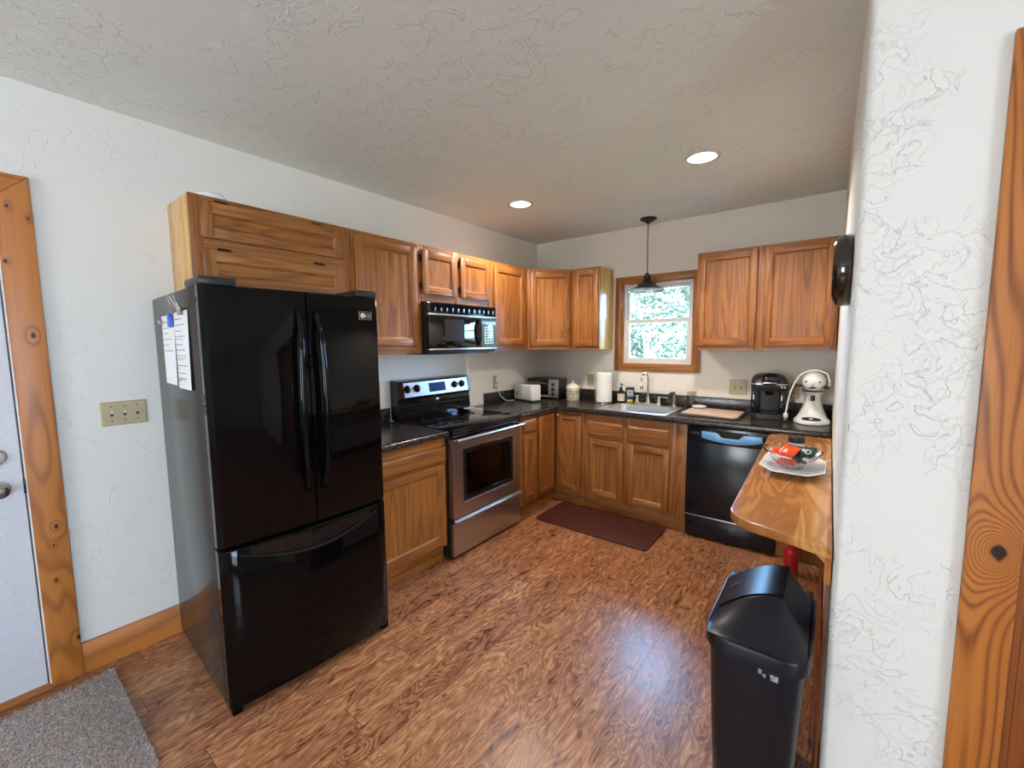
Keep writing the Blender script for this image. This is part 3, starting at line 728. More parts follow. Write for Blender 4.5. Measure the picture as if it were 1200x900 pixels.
# ------------------------------------------------------------------ refrigerator
def fridge():
    t = thing('refrigerator', 'tall black french door refrigerator with bottom freezer drawer', 'refrigerator', (.032, -3.356, 0), math.radians(-3.0))
    Wd, Hh = .735, 1.722
    b = MB().box(0, .735, 0, Wd, .03, Hh, .006)
    b.box(.10, .70, .03, Wd-.03, 0, .03)
    b.build('body', M['fside'], t, local=True)
    def bowed(y0, y1, z0, z1, yc0, yc1, bow, d0=.745, d1=.800, re=.022):
        n = 22; out = []; back = []
        for k in range(n+1):
            y = y0+(y1-y0)*k/n; u = (y-yc0)/(yc1-yc0)
            x = d1+bow*(1-(2*u-1)**2)
            e = min(y-y0, y1-y)
            out.append((x, y))
        def ring(z, ins): 
            pts = []
            for x, y in out: pts.append((x-ins, min(max(y, y0+ins), y1-ins), z))
            return pts
        # rounded vertical outer edges
        def prof(x, y, lo, hi):
            return x
        rows = []
        for z, ins in ((z0, .010), (z0+.004, .003), (z0+.010, 0), (z1-.010, 0), (z1-.004, .003), (z1, .010)):
            r = []
            for x, y in out:
                q = x-ins
                if yc0 >= y0-1e-6:
                    dd = (y-y0)
                    if dd < re: q -= re-math.sqrt(max(re*re-(re-dd)**2, 0))
                if yc1 <= y1+1e-6:
                    dd = (y1-y)
                    if dd < re: q -= re-math.sqrt(max(re*re-(re-dd)**2, 0))
                r.append((q, y, z))
            r += [(d0, y1, z), (d0, y0, z)]
            rows.append(r)
        return MB().loft(rows)
    zs = .705; yc = Wd*.505
    dl = bowed(.0005, yc-.003, zs+.004, Hh+.001, .0005, Wd, .022)
    # denser columns near the rounded edges keep the roll smooth
    D1 = dl.build('door', M['blackdoor'], t, local=True, angle=30)
    D2 = bowed(yc+.003, Wd, zs+.004, Hh+.001, 0, Wd, .022).build('door', M['blackdoor'], t, local=True, angle=30)
    D3 = bowed(.0005, Wd, .032, zs-.008, .0005, Wd, .022).build('freezer_drawer', M['blackdoor'], t, local=True, angle=30)
    MB().box(.735, .746, .01, Wd-.01, .05, Hh-.01).build('gasket', M['gasket'], t, local=True)
    MB().box(.700, .788, .006, .045, .0, .044, .006).box(.700, .788, Wd-.045, Wd-.006, .0, .044, .006).box(.70, .775, .06, Wd-.06, .012, .044).build('base_grille', M['blackdoor'], t, local=True)
    for D, yy, sg in ((D1, yc-.040, -1), (D2, yc+.040, 1)):
        pts = []
        for k in range(17):
            u = k/16; z = .86+.78*u; s = math.sin(PI*u)
            pts.append((.822+.038*min(1, s*2.2), yy+sg*.014*(s-.3), z))
        h = MB().tube(pts, [.009+.004*math.sin(PI*k/16) for k in range(17)], 12)
        h.cyl((.81, yy-sg*.004, .865), (.836, yy-sg*.004, .865), .011).cyl((.81, yy-sg*.004, 1.635), (.836, yy-sg*.004, 1.635), .011)
        h.build('handle', M['blackdoor'], D, local=True)
    pts = []; 
    for k in range(25):
        u = k/24; y = .07+(Wd-.14)*u; bx = .800+.022*(1-(2*y/Wd-1)**2)
        pts.append((bx+.002+.012*math.sin(PI*u), y, .664-.060*math.sin(PI*u)))
    h = MB().tube(pts, [.004+.004*math.sin(PI*k/24) for k in range(25)], 10)
    # scooped grip below the drawer top edge
    h.grid(lambda a, c: (pts[int(a*24)][0]-.004, pts[int(a*24)][1], pts[int(a*24)][2]+(.686-pts[int(a*24)][2])*c), 24, 3)
    h.build('handle', M['black'], D3, local=True)
    for y0, y1, nm in ((.004, .125, 'hinge_cover'), (Wd-.115, Wd-.004, 'hinge_cover')):
        MB().box(.590, .790, y0, y1, Hh+.0015, Hh+.032, .006).build(nm, M['blacksatin'], t, local=True)
    # brand badge on the right door
    bx = .8150; yb0, yb1, zb0, zb1 = .613, .683, 1.612, 1.652
    X = Matrix(((0, 0, 1, bx), (1, 0, 0, (yb0+yb1)/2), (0, 1, 0, (zb0+zb1)/2), (0, 0, 0, 1)))
    X = X @ Matrix.Rotation(math.radians(5), 4, 'Y')
    g = MB(); w2, h2, e = .034, .019, .0014
    g.box(-w2, w2, -h2, h2, -.004, .0008, 0, 1, X)
    for p in ((-w2, -w2+e, -h2, h2), (w2-e, w2, -h2, h2), (-w2, w2, -h2, -h2+e*.6), (-w2, w2, h2-e*.6, h2)): g.box(p[0], p[1], p[2], p[3], .0008, .0022, 0, 0, X)
    g.cyl((-.0125, 0, .0008), (-.0125, 0, .002), .0125, seg=24, mi=0, X=X)
    g.box(-.0128, -.0112, -.0085, .003, .002, .0024, 0, 1, X).box(-.0128, -.005, -.0095, -.008, .002, .0024, 0, 1, X)
    g.text('LG', .021, X @ T(.0155, 0, .0012), 0, .0005)
    g.build('badge', [M['silverpaint'], M['black']], D2, local=True)
    return t
FR = fridge()
FM = W[FR.name]
def fridge_paper(label, xa, xb, z0, z1, seed, lines, tilt=0.0):
    rnd = random.Random(seed)
    o = MB(); n = 8
    o.grid(lambda a, b: (xa+(xb-xa)*a, -.004-.006*a*(1-b), z0+(z1-z0)*b+tilt*a), 1, n, 0, FM)
    s = o.build('paper_sheet', M['paper'], None, loc=FM @ Vector(((xa+xb)/2, -.004, (z0+z1)/2)))
    tag(s, label, 'paper')
    tx = MB()
    for z, ww, hh in lines:
        tx.box(xa+.02, xa+.02+ww*(xb-xa-.04), -.0052-.006*1*(1-(z-z0)/(z1-z0)), -.0047-.006*(1-(z-z0)/(z1-z0)), z, z+hh*.6, 0, 0, FM)
    tx.build('printed_lines', M['ink'], s)
L1 = [(1.600, .55, .006), (1.574, .95, .005), (1.550, .55, .005), (1.524, .85, .005), (1.500, .6, .005), (1.474, .95, .006)]
L2 = [(1.604, .6, .007), (1.580, .8, .006), (1.556, .55, .006), (1.534, .85, .005), (1.524, .6, .004), (1.500, .6, .006), (1.478, .75, .006), (1.456, .85, .004), (1.447, .8, .004), (1.438, .6, .004), (1.414, .9, .006), (1.402, .2, .005), (1.384, .75, .005), (1.362, .8, .005), (1.358, .7, .004), (1.350, .3, .008)]
fridge_paper('printed sheet on refrigerator side with a short block of lines, left', .190, .420, 1.328, 1.630, 1, L1)
fridge_paper('printed sheet on refrigerator side full of text, under the clip', .416, .640, 1.318, 1.634, 2, L2, .003)
t = thing('fridge_magnet', 'bright blue magnet holding both sheets on the refrigerator', 'magnet', FM @ Vector((.405, -.014, 1.61)), math.radians(-3))
MB().prism(rrect(.386, .424, -.034, .022, .010), .010, .022, .003, X=FM @ T(0, 0, 1.61) @ rot_x(PI/2)).build('magnet', M['blueplastic'], t)
t = thing('fridge_magnet', 'small silver round magnet at the outer corner of the left sheet', 'magnet', FM @ Vector((.207, -.014, 1.60)), math.radians(-3))
MB().cyl((.207, -.010, 1.605), (.207, -.020, 1.605), .014, X=FM, bev=.002).build('magnet', M['nickel'], t)
t = thing('bulldog_clip', 'silver wire clip above the printed sheets on the refrigerator', 'clip', FM @ Vector((.565, -.012, 1.64)), math.radians(-3))
MB().prism([(.545, 1.618), (.597, 1.618), (.590, 1.650), (.552, 1.650)], .006, .020, .002, X=FM @ rot_x(PI/2)).build('jaw', M['nickel'], t)
MB().tube([FM @ Vector(p) for p in ((.560, -.016, 1.640), (.530, -.034, 1.668), (.520, -.036, 1.690), (.532, -.034, 1.692), (.566, -.018, 1.642))], .0022, 6).tube([FM @ Vector(p) for p in ((.575, -.016, 1.64), (.590, -.036, 1.680), (.606, -.036, 1.692), (.610, -.034, 1.676), (.588, -.018, 1.64))], .0022, 6).build('wire_handle', M['chrome'], t)
# bowl lying on top of the cabinet
o = MB().lathe([(0, .036), (.03, .035), (.055, .027), (.068, .012), (.070, 0), (.066, 0), (.063, .011), (0, .024)], c=(.240, -3.150, UT), seg=36).build('bowl', M['porcelain'], None, loc=(.240, -3.150, UT))
tag(o, 'white upturned bowl on top of the cabinet over the refrigerator', 'bowl')

# ------------------------------------------------------------------ range
def kitchen_range():
    ya, yb = -1.990, -1.220; t = thing('range', 'stainless steel and black electric range with glass cooktop', 'stove', (.02, ya, 0))
    MB().box(.03, .625, ya+.001, yb-.001, .02, .905, .003).box(.08, .58, ya+.03, yb-.03, 0, .02).build('body', M['blacksatin'], t)
    # cooktop
    c = MB(); c.box(.075, .672, ya-.004, yb+.004, .905, .922, .004); C1 = c.build('cooktop', M['glassblack'], t)
    bpm = plain('burner_print', (.05, .05, .055), .3)
    for x, y, r in ((.25, -1.80, .075), (.25, -1.41, .095), (.50, -1.80, .105), (.50, -1.41, .078)):
        MB().lathe([(r, .0003), (r+.0025, .0003)], c=(x, y, .922), seg=40).build('burner_marking', bpm, C1)
    MB().box(.625, .672, ya, yb, .862, .904, .006).build('front_trim', M['black'], t)
    # backguard: tilted console on a black riser
    prof = [(.020, .922), (.105, .922), (.110, .96), (.098, 1.070), (.120, 1.085), (.095, 1.214), (.060, 1.222), (.020, 1.222)]
    G = MB().loft([[(x, y, z) for x, z in prof] for y in (ya, yb)]).build('backguard', M['black'], t, angle=20)
    def face(u, v):   # u along y, v up the sloping console
        return Vector((.120+(.095-.120)*v, u, 1.085+(1.214-1.085)*v))
    nv = Vector((.129, 0, .025)).normalized()
    def slab(mb, u0, u1, v0, v1, th, mi=0):
        a = [face(u0, v0), face(u1, v0), face(u1, v1), face(u0, v1)]
        mb.loft([a, [p+nv*th for p in a]], mi=mi)
    pm = MB(); slab(pm, ya+.055, yb-.03, .06, .90, .002); P = pm.build('control_panel', M['steel'], G)
    dm = MB(); slab(dm, -1.690, -1.512, .22, .78, .0035); dm.build('display', M['display'], P)
    for u in (-1.905, -1.812, -1.408, -1.322):
        p = face(u, .52)
        MB().cyl(p, p+nv*.006, .030, seg=24, mi=0).cyl(p+nv*.006, p+nv*.026, .023, .020, seg=24, mi=0, bev=.003).box(-.004, .004, -.021, .021, .026, .031, .001, 0, T(*p) @ nv.to_track_quat('Z', 'Y').to_matrix().to_4x4()).build('knob', M['black'], P)
    lg = MB(); cpt = Vector((.1145, -1.632, 1.045))
    lg.lathe([(0, 0), (.018, 0), (.014, .001), (0, .0012)], seg=20, X=T(.104, -1.60, 1.050) @ Matrix.Rotation(PI/2, 4, 'Y'), sx=.5)
    lg.build('badge', M['silverpaint'], G)
    # oven door
    d = MB(); fx0, fx1 = .630, .662
    z0, z1, wy0, wy1, wz0, wz1 = .300, .850, -1.885, -1.322, .400, .770
    for p in ((ya+.004, wy0, z0, z1), (wy1, yb-.004, z0, z1), (wy0, wy1, z0, wz0), (wy0, wy1, wz1, z1)): d.box(fx0, fx1, p[0], p[1], p[2], p[3])
    DO = d.build('oven_door', M['steel'], t, angle=20)
    fr = MB(); e = .032
    for p in ((wy0, wy0+e, wz0, wz1), (wy1-e, wy1, wz0, wz1), (wy0+e, wy1-e, wz0, wz0+e), (wy0+e, wy1-e, wz1-e, wz1)): fr.box(fx0+.004, fx1+.0025, p[0], p[1], p[2], p[3], .002)
    fr.build('window_frame', M['black'], DO)
    MB().box(fx1-.010, fx1-.006, wy0+e, wy1-e, wz0+e, wz1-e).build('oven_window', M['ovenglass'], DO, smooth=False)
    MB().box(.6255, .6275, wy0+.01, wy1-.01, wz0+.01, wz1-.01).build('cavity_back', M['ovenwall'], DO)
    rk = MB()
    for z in (.50, .62): rk.cyl((.640, wy0+.035, z), (.640, wy1-.035, z), .003, seg=8)
    rk.build('rack', M['rack'], DO)
    MB().box(fx1, fx1+.002, wy0+.004, wy1-.02, wz0-.012, wz0-.006).build('trim_strip', M['silverpaint'], DO)
    h = MB(); hz = .848
    h.tube([(.705, ya+.010, hz), (.708, ya+.03, hz), (.712, (ya+yb)/2, hz), (.708, yb-.03, hz), (.705, yb-.010, hz)], .0135, 14)
    for y in (ya+.035, yb-.035): h.box(.655, .705, y-.012, y+.012, hz-.011, hz+.010, .004)
    h.build('door_handle', M['steel'], DO)
    D = MB().box(.630, .660, ya+.004, yb-.004, .030, .262, .003).build('storage_drawer', M['steel'], t)
    MB().loft([[(.655, y, .262), (.682, y, .272), (.684, y, .282), (.655, y, .292)] for y in (ya+.010, yb-.006)]).build('drawer_handle', M['silverpaint'], D, angle=20)
    MB().box(.60, .632, ya+.002, yb-.002, .262, .302).build('drawer_gap', M['gasket'], t)
kitchen_range()

# ------------------------------------------------------------------ microwave
def microwave():
    ya, yb, z0, z1, xf = -1.912, -1.150, 1.425, 1.798, .345
    t = thing('microwave', 'black over-range microwave mounted under the short oak cabinet', 'microwave', (.02, ya, z0))
    MB().box(.004, xf, ya, yb, z0, z1, .004).build('body', M['blacksatin'], t)
    v = MB(); v.box(xf, xf+.018, ya+.003, yb-.003, 1.716, z1-.003, .004)
    VG = v.build('vent_grille', M['black'], t)
    sl = MB()
    for k in range(12):
        y = ya+.03+k*.060
        sl.box(xf+.0175, xf+.0205, y, y+.052, 1.728, 1.784, .001)
    sl.build('louvre', M['blackdoor'], VG)
    yd = -1.352
    D = MB().box(xf, xf+.028, ya+.003, yd, 1.462, 1.700, .004).build('door', M['glassblack'], t)
    MB().box(xf+.028, xf+.0286, -1.755, -1.545, 1.512, 1.676).build('window_screen', plain('screen_mesh', (.020, .020, .018), .16), D)
    h = MB().tube([(xf+.026, yd-.030, 1.480), (xf+.048, yd-.026, 1.53), (xf+.052, yd-.024, 1.585), (xf+.048, yd-.026, 1.64), (xf+.026, yd-.030, 1.690)], .009, 10)
    h.build('door_handle', M['black'], D)
    P = MB().box(xf, xf+.026, yd+.004, yb-.003, 1.462, 1.700, .003).build('control_panel', M['panelreflection'], t)
    MB().box(xf+.026, xf+.027, yd+.012, yb-.016, 1.648, 1.672).build('display', M['display'], P)
    for r in range(7):
        for c in range(4):
            y = yd+.042+c*.030; z = 1.490+r*.021
            MB().box(xf+.026, xf+.0272, y, y+.022, z, z+.014, .0005).build('button', M['button'], P)
    s = MB().box(xf+.010, xf+.034, ya+.003, yb-.003, 1.701, 1.714, .004).box(xf+.010, xf+.034, ya+.003, yb-.003, 1.448, 1.461, .004)
    s.build('trim_strip', M['silverpaint'], t)
    MB().box(.06, xf-.02, ya+.05, yb-.05, z0-.008, z0+.001, .002).build('grease_filter', M['fside'], t)
microwave()

# ------------------------------------------------------------------ dishwasher
def dishwasher():
    x0, x1 = 1.8005, 2.399; yf = -.632
    t = thing('dishwasher', 'black built-in dishwasher with pale blue film on its handle', 'dishwasher', (x0, -.02, 0))
    MB().box(x0, x1, -.59, -.03, .015, .866).build('tub', M['blacksatin'], t)
    D = MB().box(x0+.003, x1-.003, yf, -.591, .185, .752, .006).build('door', M['dw'], t)
    P = MB().box(x0+.003, x1-.003, yf+.012, -.591, .756, .866, .004).build('control_panel', M['dw'], t)
    # bowed handle lip with film
    n = 24; xa, xb = 1.905, 2.297
    def lip(u): return .770+.020*(2*u-1)**2
    top = []; bot = []
    for k in range(n+1):
        u = k/n; x = xa+(xb-xa)*u; s = 0
        e = abs(u-.49)
        zt = .834 if e > .215 else (.798 if e < .15 else .798+.036*(e-.15)/.065)
        zb = .786-.030*math.sin(PI*min(1, u*1.0))+.004*u
        top.append((x, zt)); bot.append((x, zb))
    poly = bot+top[::-1]
    m = MB().prism([(x, z) for x, z in poly], 0, .012, .002, X=T(0, yf+.013, 0) @ rot_x(PI/2))
    m.build('handle_film', M['sticker'], P)
    full = [(x0+.003+(x1-x0-.006)*k/n, .752+.014-.022*math.sin(PI*k/n)) for k in range(n+1)]
    m = MB().prism(full+[(x1-.003, .800), (x0+.003, .800)], .0, .009, .002, X=T(0, yf+.012, 0) @ rot_x(PI/2))
    m.build('handle_lip', M['black'], P)
    MB().box(1.985, 2.21, yf+.004, yf+.0125, .800, .846, .004).build('grip_recess', M['gasket'], P)
    MB().box(1.825, 1.893, yf+.010, yf+.0125, .790, .824, .001).build('vent', M['gasket'], P)
    MB().box(x0+.003, x1-.003, yf+.006, -.591, .020, .180, .006).build('toe_panel', M['dw'], t)
    MB().box(x0+.003, x1-.003, yf+.001, yf+.02, .176, .184, .002).build('trim_strip', M['silverpaint'], t)
dishwasher()

# ------------------------------------------------------------------ sink and tap
def sink():
    t = thing('sink', 'single bowl stainless steel drop-in sink under the window', 'sink', (1.33, -.35, .914))
    x0, x1, y0, y1 = 1.030, 1.628, -.602, -.085; hx0, hx1, hy0, hy1 = 1.062, 1.596, -.570, -.165; z = .914
    r = MB(); outer = rrect(x0, x1, y0, y1, .03); mid = rrect(x0+.012, x1-.012, y0+.012, y1-.012, .026); inn = rrect(hx0, hx1, hy0, hy1, .06)
    def ring(p, zz): return [(a, b, zz) for a, b in p]
    r.loft([ring(outer, z+.0005), ring(outer, z+.004), ring(mid, z+.008), ring(inn, z+.005)], caps=False)
    low = rrect(hx0+.02, hx1-.02, hy0+.02, hy1-.02, .07)
    r.loft([ring(inn, z+.005), ring(rrect(hx0+.004, hx1-.004, hy0+.004, hy1-.004, .06), z-.01), ring(rrect(hx0+.012, hx1-.012, hy0+.012, hy1-.012, .06), z-.15), ring(low, z-.175), ring(rrect(hx0+.2, hx1-.2, hy0+.15, hy1-.15, .03), z-.180)], caps=False)
    r.prism(rrect(hx0+.2, hx1-.2, hy0+.15, hy1-.15, .03), z-.182, z-.180)
    r.build('basin', M['sink'], t, angle=50)
    MB().lathe([(0, 0), (.028, 0), (.040, .004), (.043, .003)], c=(1.33, -.37, z-.179), seg=24).build('drain', M['chrome'], t)
sink()
def faucet():
    cx, cy, z = 1.312, -.118, .9235
    t = thing('faucet', 'chrome gooseneck faucet with two lever handles behind the sink', 'faucet', (cx, cy, z))
    MB().prism(rrect(cx-.125, cx+.125, cy-.026, cy+.026, .025), z-.001, z+.014, .004).build('base_plate', M['chrome'], t)
    pts = [(cx, cy, z+.01), (cx, cy, z+.20)]
    for k in range(0, 13):
        a = PI*k/12*.94; pts.append((cx-.009+.009*math.cos(a), cy-.058+.058*math.cos(a), z+.225+.062*math.sin(a)))
    pts.append((cx-.018, cy-.118, z+.20)); pts.append((cx-.018, cy-.120, z+.175))
    s = MB().tube(pts, .0115, 14).lathe([(.024, 0), (.022, .016), (.016, .03), (.014, .05), (.0115, .06)], c=(cx, cy, z+.012), seg=24).cyl((cx-.018, cy-.120, z+.180), (cx-.018, cy-.120, z+.150), .0145, .0135)
    s.build('spout', M['chrome'], t)
    for sg in (-1, 1):
        hx = cx+sg*.102
        h = MB().lathe([(0, 0), (.022, 0), (.020, .015), (.014, .03), (.014, .055), (.017, .062), (0, .068)], c=(hx, cy, z+.012), seg=20)
        h.tube([(hx, cy, z+.068), (hx+sg*.03, cy-.004, z+.075), (hx+sg*.085, cy-.012, z+.072)], [.008, .008, .010], 10, flat=.6)
        h.build('lever_handle', M['chrome'], t)
    t2 = thing('side_sprayer', 'small grey sprayer standing on the sink right of the faucet', 'sprayer', (1.548, cy, z))
    MB().lathe([(0, 0), (.022, 0), (.020, .012), (.014, .02)], c=(1.548, cy, z-.001), seg=20).build('base', M['chrome'], t2)
    MB().tube([(1.548, cy, z+.015), (1.548, cy, z+.085), (1.546, cy-.002, z+.11)], [.012, .0135, .014], 12).build('body', M['nickel'], t2)
    MB().tube([(1.556, cy, z+.118), (1.530, cy-.008, z+.118), (1.506, cy-.016, z+.106)], [.013, .015, .012], 12).build('spray_head', M['blacksatin'], t2)
faucet()

# ------------------------------------------------------------------ things on the worktop
ZC = .9145
def paper_towel():
    x, y = .902, -.175; t = thing('paper_towel_holder', 'upright wire holder carrying the paper towel roll left of sink', 'paper towel holder', (x, y, ZC))
    b = MB().lathe([(0, 0), (.072, 0), (.072, .006), (.066, .010), (0, .010)], c=(x, y, ZC), seg=32).build('base', M['chrome'], t)
    MB().tube([(x-.088, y-.01, ZC+.006), (x-.090, y-.01, ZC+.14), (x-.088, y-.01, ZC+.235)], .0035, 8).tube([(x-.06, y-.006, ZC+.005), (x-.088, y-.01, ZC+.006)], .0035, 8).build('side_wire', M['chrome'], t)
    MB().cyl((x, y, ZC+.009), (x, y, ZC+.310), .006).ball((x, y, ZC+.312), .009).build('centre_post', M['chrome'], t)
    MB().ball((x-.050, y-.072, ZC+.008), .008).build('foot', M['chrome'], t)
    r = MB().lathe([(.020, .012), (.070, .012), (.074, .016), (.075, .15), (.074, .286), (.070, .291), (.020, .291), (.020, .012)], c=(x, y, ZC), seg=40).build('paper_towel_roll', M['towel'], None, loc=(x, y, ZC+.012))
    tag(r, 'white paper towel roll standing left of the sink', 'paper towel')
paper_towel()
def canister():
    x, y = .560, -.175; t = thing('canister', 'cream ceramic canister with pointed lid left of the paper towels', 'canister', (x, y, ZC))
    MB().lathe([(0, 0), (.062, 0), (.066, .006), (.066, .102), (.069, .108), (.066, .116), (.060, .120), (0, .120)], c=(x, y, ZC), seg=36).build('jar_body', M['ceramic'], t)
    L = MB().lathe([(0, .120), (.070, .120), (.072, .128), (.066, .140), (.040, .160), (.020, .170), (0, .172)], c=(x, y, ZC), seg=36).build('lid', M['ceramic'], t)
    MB().lathe([(0, .170), (.010, .171), (.009, .178), (.013, .186), (.008, .194), (0, .196)], c=(x, y, ZC), seg=20).build('knob', M['ceramic'], L)
    m = MB()
    d = Vector((2.68-x, -3.94-y, 0)).normalized(); s = Vector((-d.y, d.x, 0))
    for k in range(5):
        a = math.radians(-34+k*17); p = Vector((x, y, ZC))+.0668*(d*math.cos(a)+s*math.sin(a))
        m.box(-.004, .004, -.008, .008, -.0008, .0008, 0, 0, T(p.x, p.y, ZC+.072-.0*k) @ (d*math.cos(a)+s*math.sin(a)).to_track_quat('Z', 'Y').to_matrix().to_4x4())
    p = Vector((x, y, 0))+.0668*d
    m.lathe([(.010, 0), (.013, 0)], seg=18, X=T(p.x, p.y, ZC+.048) @ d.to_track_quat('Z', 'Y').to_matrix().to_4x4())
    m.lathe([(.0667, .020), (.0672, .022), (.0667, .024)], c=(x, y, ZC), seg=36).lathe([(.0667, .092), (.0672, .094), (.0667, .096)], c=(x, y, ZC), seg=36)
    m.build('painted_motif', M['motif'], t)
canister()
def toaster_oven():
    # local: x width, front at y=0 facing -y
    t = thing('toaster_oven', 'black and silver toaster oven turned diagonally in the counter corner', 'toaster oven', (.078, -.292, ZC), math.radians(8))
    X = None; w_, d_, h_ = .360, .212, .212
    MB().box(0, w_, 0, d_, .014, h_, .012).build('body', M['blacksatin'], t, local=True)
    f = MB()
    for x in (.03, w_-.03):
        for y in (.03, d_-.03): f.cyl((x, y, 0), (x, y, .016), .012)
    f.build('feet', M['gasket'], t, local=True)
    D = MB().box(.012, .245, -.012, 0, .042, h_-.022, .004).build('door', M['glassblack'], t, local=True)
    MB().tube([(.03, -.034, h_-.045), (.228, -.034, h_-.045)], .007, 10).box(.03, .045, -.034, -.010, h_-.050, h_-.040).box(.213, .228, -.034, -.010, h_-.050, h_-.040).build('door_handle', M['silverpaint'], D, local=True)
    MB().box(.012, .245, -.014, 0, .018, .040, .004).build('crumb_tray', M['silverpaint'], t, local=True)
    P = MB().loft([[(.250, y, z) for y, z in ((0, .018), (-.014, .018), (-.022, .06), (-.020, .15), (-.008, h_-.006), (0, h_-.006))], [(w_-.004, y, z) for y, z in ((0, .018), (-.014, .018), (-.022, .06), (-.020, .15), (-.008, h_-.006), (0, h_-.006))]]).build('control_panel', M['silverpaint'], t, local=True, angle=50)
    for z in (.055, .105, .155):
        MB().lathe([(0, 0), (.019, 0), (.017, .012), (0, .013)], seg=20, X=T(.303, -.0205, z) @ rot_x(PI/2)).build('knob', M['blacksatin'], P, local=True)
toaster_oven()
def toaster():
    t = thing('toaster', 'white two-slice toaster in front of the toaster oven', 'toaster', (.048, -.500, ZC), math.radians(-16.7))
    L, Wd, Hh = .300, .122, .168
    # local x along the toaster, y across
    MB().prism(rrect(0, L, 0, Wd, .022), .014, Hh, .012, seg=3).build('shell', M['whiteplastic'], t, local=True)
    MB().prism(rrect(.006, L-.006, .006, Wd-.006, .02), 0, .016).build('base', M['blacksatin'], t, local=True)
    s = MB()
    for y in (.030, .074): s.box(.04, L-.04, y, y+.018, Hh-.001, Hh+.0012)
    s.build('slot', M['gasket'], t, local=True)
    MB().box(-.001, .001, .048, .074, .04, .12).build('lever_track', M['gasket'], t, local=True)
    MB().box(.052, .064, -.004, .001, .055, .085, .002).build('badge', M['gasket'], t, local=True)
    MB().box(-.020, .0, .052, .072, .105, .118, .003).build('lever', M['blacksatin'], t, local=True)
toaster()
c = MB().tube([(.012, -.735, 1.075), (.035, -.733, 1.04), (.050, -.715, .975), (.075, -.660, .926), (.085, -.590, .9195), (.080, -.530, .9195)], .0035, 8)
c.box(.0086, .026, -.747, -.723, 1.068, 1.098, .004)
tag(c.build('power_cord', M['whiteplastic'], None, loc=(.03, -.735, 1.08)), 'white cord running from the wall outlet down to the toaster', 'cord')
# spoon rest beside the cooktop
o = MB().lathe([(0, .004), (.045, .004), (.058, .012), (.062, .013), (.060, .007), (.045, 0), (0, 0)], c=(.15, -1.265, .9236), seg=28, sx=.8).tube([(.185, -1.255, .930), (.235, -1.245, .934), (.270, -1.238, .932)], [.012, .009, .010], 8, flat=.5)
tag(o.build('spoon_rest', M['porcelain'], None, loc=(.15, -1.265, .9236)), 'white spoon rest at the back corner of the cooktop', 'spoon rest')
def bottle():
    x, y = 1.052, -.118
    t = thing('soap_bottle', 'dark pump bottle with beige label left of the faucet', 'bottle', (x, y, .915))
    z = .9225
    MB().lathe([(0, 0), (.030, 0), (.034, .004), (.034, .098), (.028, .112), (.013, .120), (.013, .132), (0, .132)], c=(x, y, z), seg=28).build('bottle_body', M['amber'], t)
    MB().lathe([(.0345, .016), (.0348, .016), (.0348, .086), (.0345, .086)], c=(x, y, z), seg=28).build('label', M['beigelabel'], t)
    MB().lathe([(0, .130), (.014, .130), (.014, .146), (.005, .148), (.005, .168), (.011, .170), (.011, .180), (0, .182)], c=(x, y, z), seg=18).tube([(x, y, z+.174), (x+.02, y-.02, z+.176), (x+.028, y-.028, z+.168)], .0045, 8).build('pump', M['blacksatin'], t)
bottle()
def pouch():
    t = thing('detergent_box', 'dark navy detergent box with yellow band beside the pump bottle', 'box', (1.115, -.058, ZC), math.radians(25))
    X = None
    MB().box(-.038, .038, -.022, .022, 0, .152, .005).build('carton', M['navy'], t, local=True)
    MB().box(-.026, .026, -.0232, -.0224, .012, .036, .0003).build('yellow_band', M['yellow'], t, local=True)
    m = MB().box(-.026, .026, -.0228, -.0224, .062, .126, 0, 1)
    m.lathe([(0, 0), (.022, 0), (.022, .0006), (0, .0006)], seg=20, X=T(0, -.0226, .105) @ rot_x(PI/2), mi=0).lathe([(0, .0007), (.015, .0007), (0, .001)], seg=20, X=T(0, -.0224, .105) @ rot_x(PI/2), mi=2)
    m.box(-.02, .02, -.0236, -.0232, .067, .073, 0, 2)
    m.build('printed_front', [M['beigelabel'], M['paleblue'], M['navy']], t, local=True)
pouch()
g = MB().lathe([(0, .004), (.031, .004), (.035, .146), (.0375, .146), (.0335, 0), (0, 0)], c=(1.676, -.062, ZC), seg=28)
tag(g.build('drinking_glass', mk_glass('smoky_glass', (.86, .84, .80, 1)), None, loc=(1.676, -.062, ZC)), 'clear drinking glass at the backsplash right of the sprayer', 'glass')
t = thing('drying_board', 'pale pink board lying on a dark tray right of the sink', 'cutting board', (1.9, -.28, ZC))
MB().prism(rrect(1.690, 2.125, -.505, -.078, .03), ZC, ZC+.008, .002).build('tray', M['blacksatin'], t)
MB().prism([(1.698, -.425), (2.085, -.500), (2.108, -.47), (2.110, -.150), (2.095, -.135), (1.720, -.088), (1.705, -.10)], ZC+.0085, ZC+.018, .003).build('board', M['matboard'], t)
o = MB().lathe([(0, .003), (.035, .004), (.054, .018), (.058, .019), (.056, .012), (.038, 0), (0, 0)], c=(1.765, -.150, ZC+.0185), seg=32)
tag(o.build('dish', M['porcelain'], None, loc=(1.765, -.15, ZC+.0185)), 'small white dish on the pale pink board', 'dish')
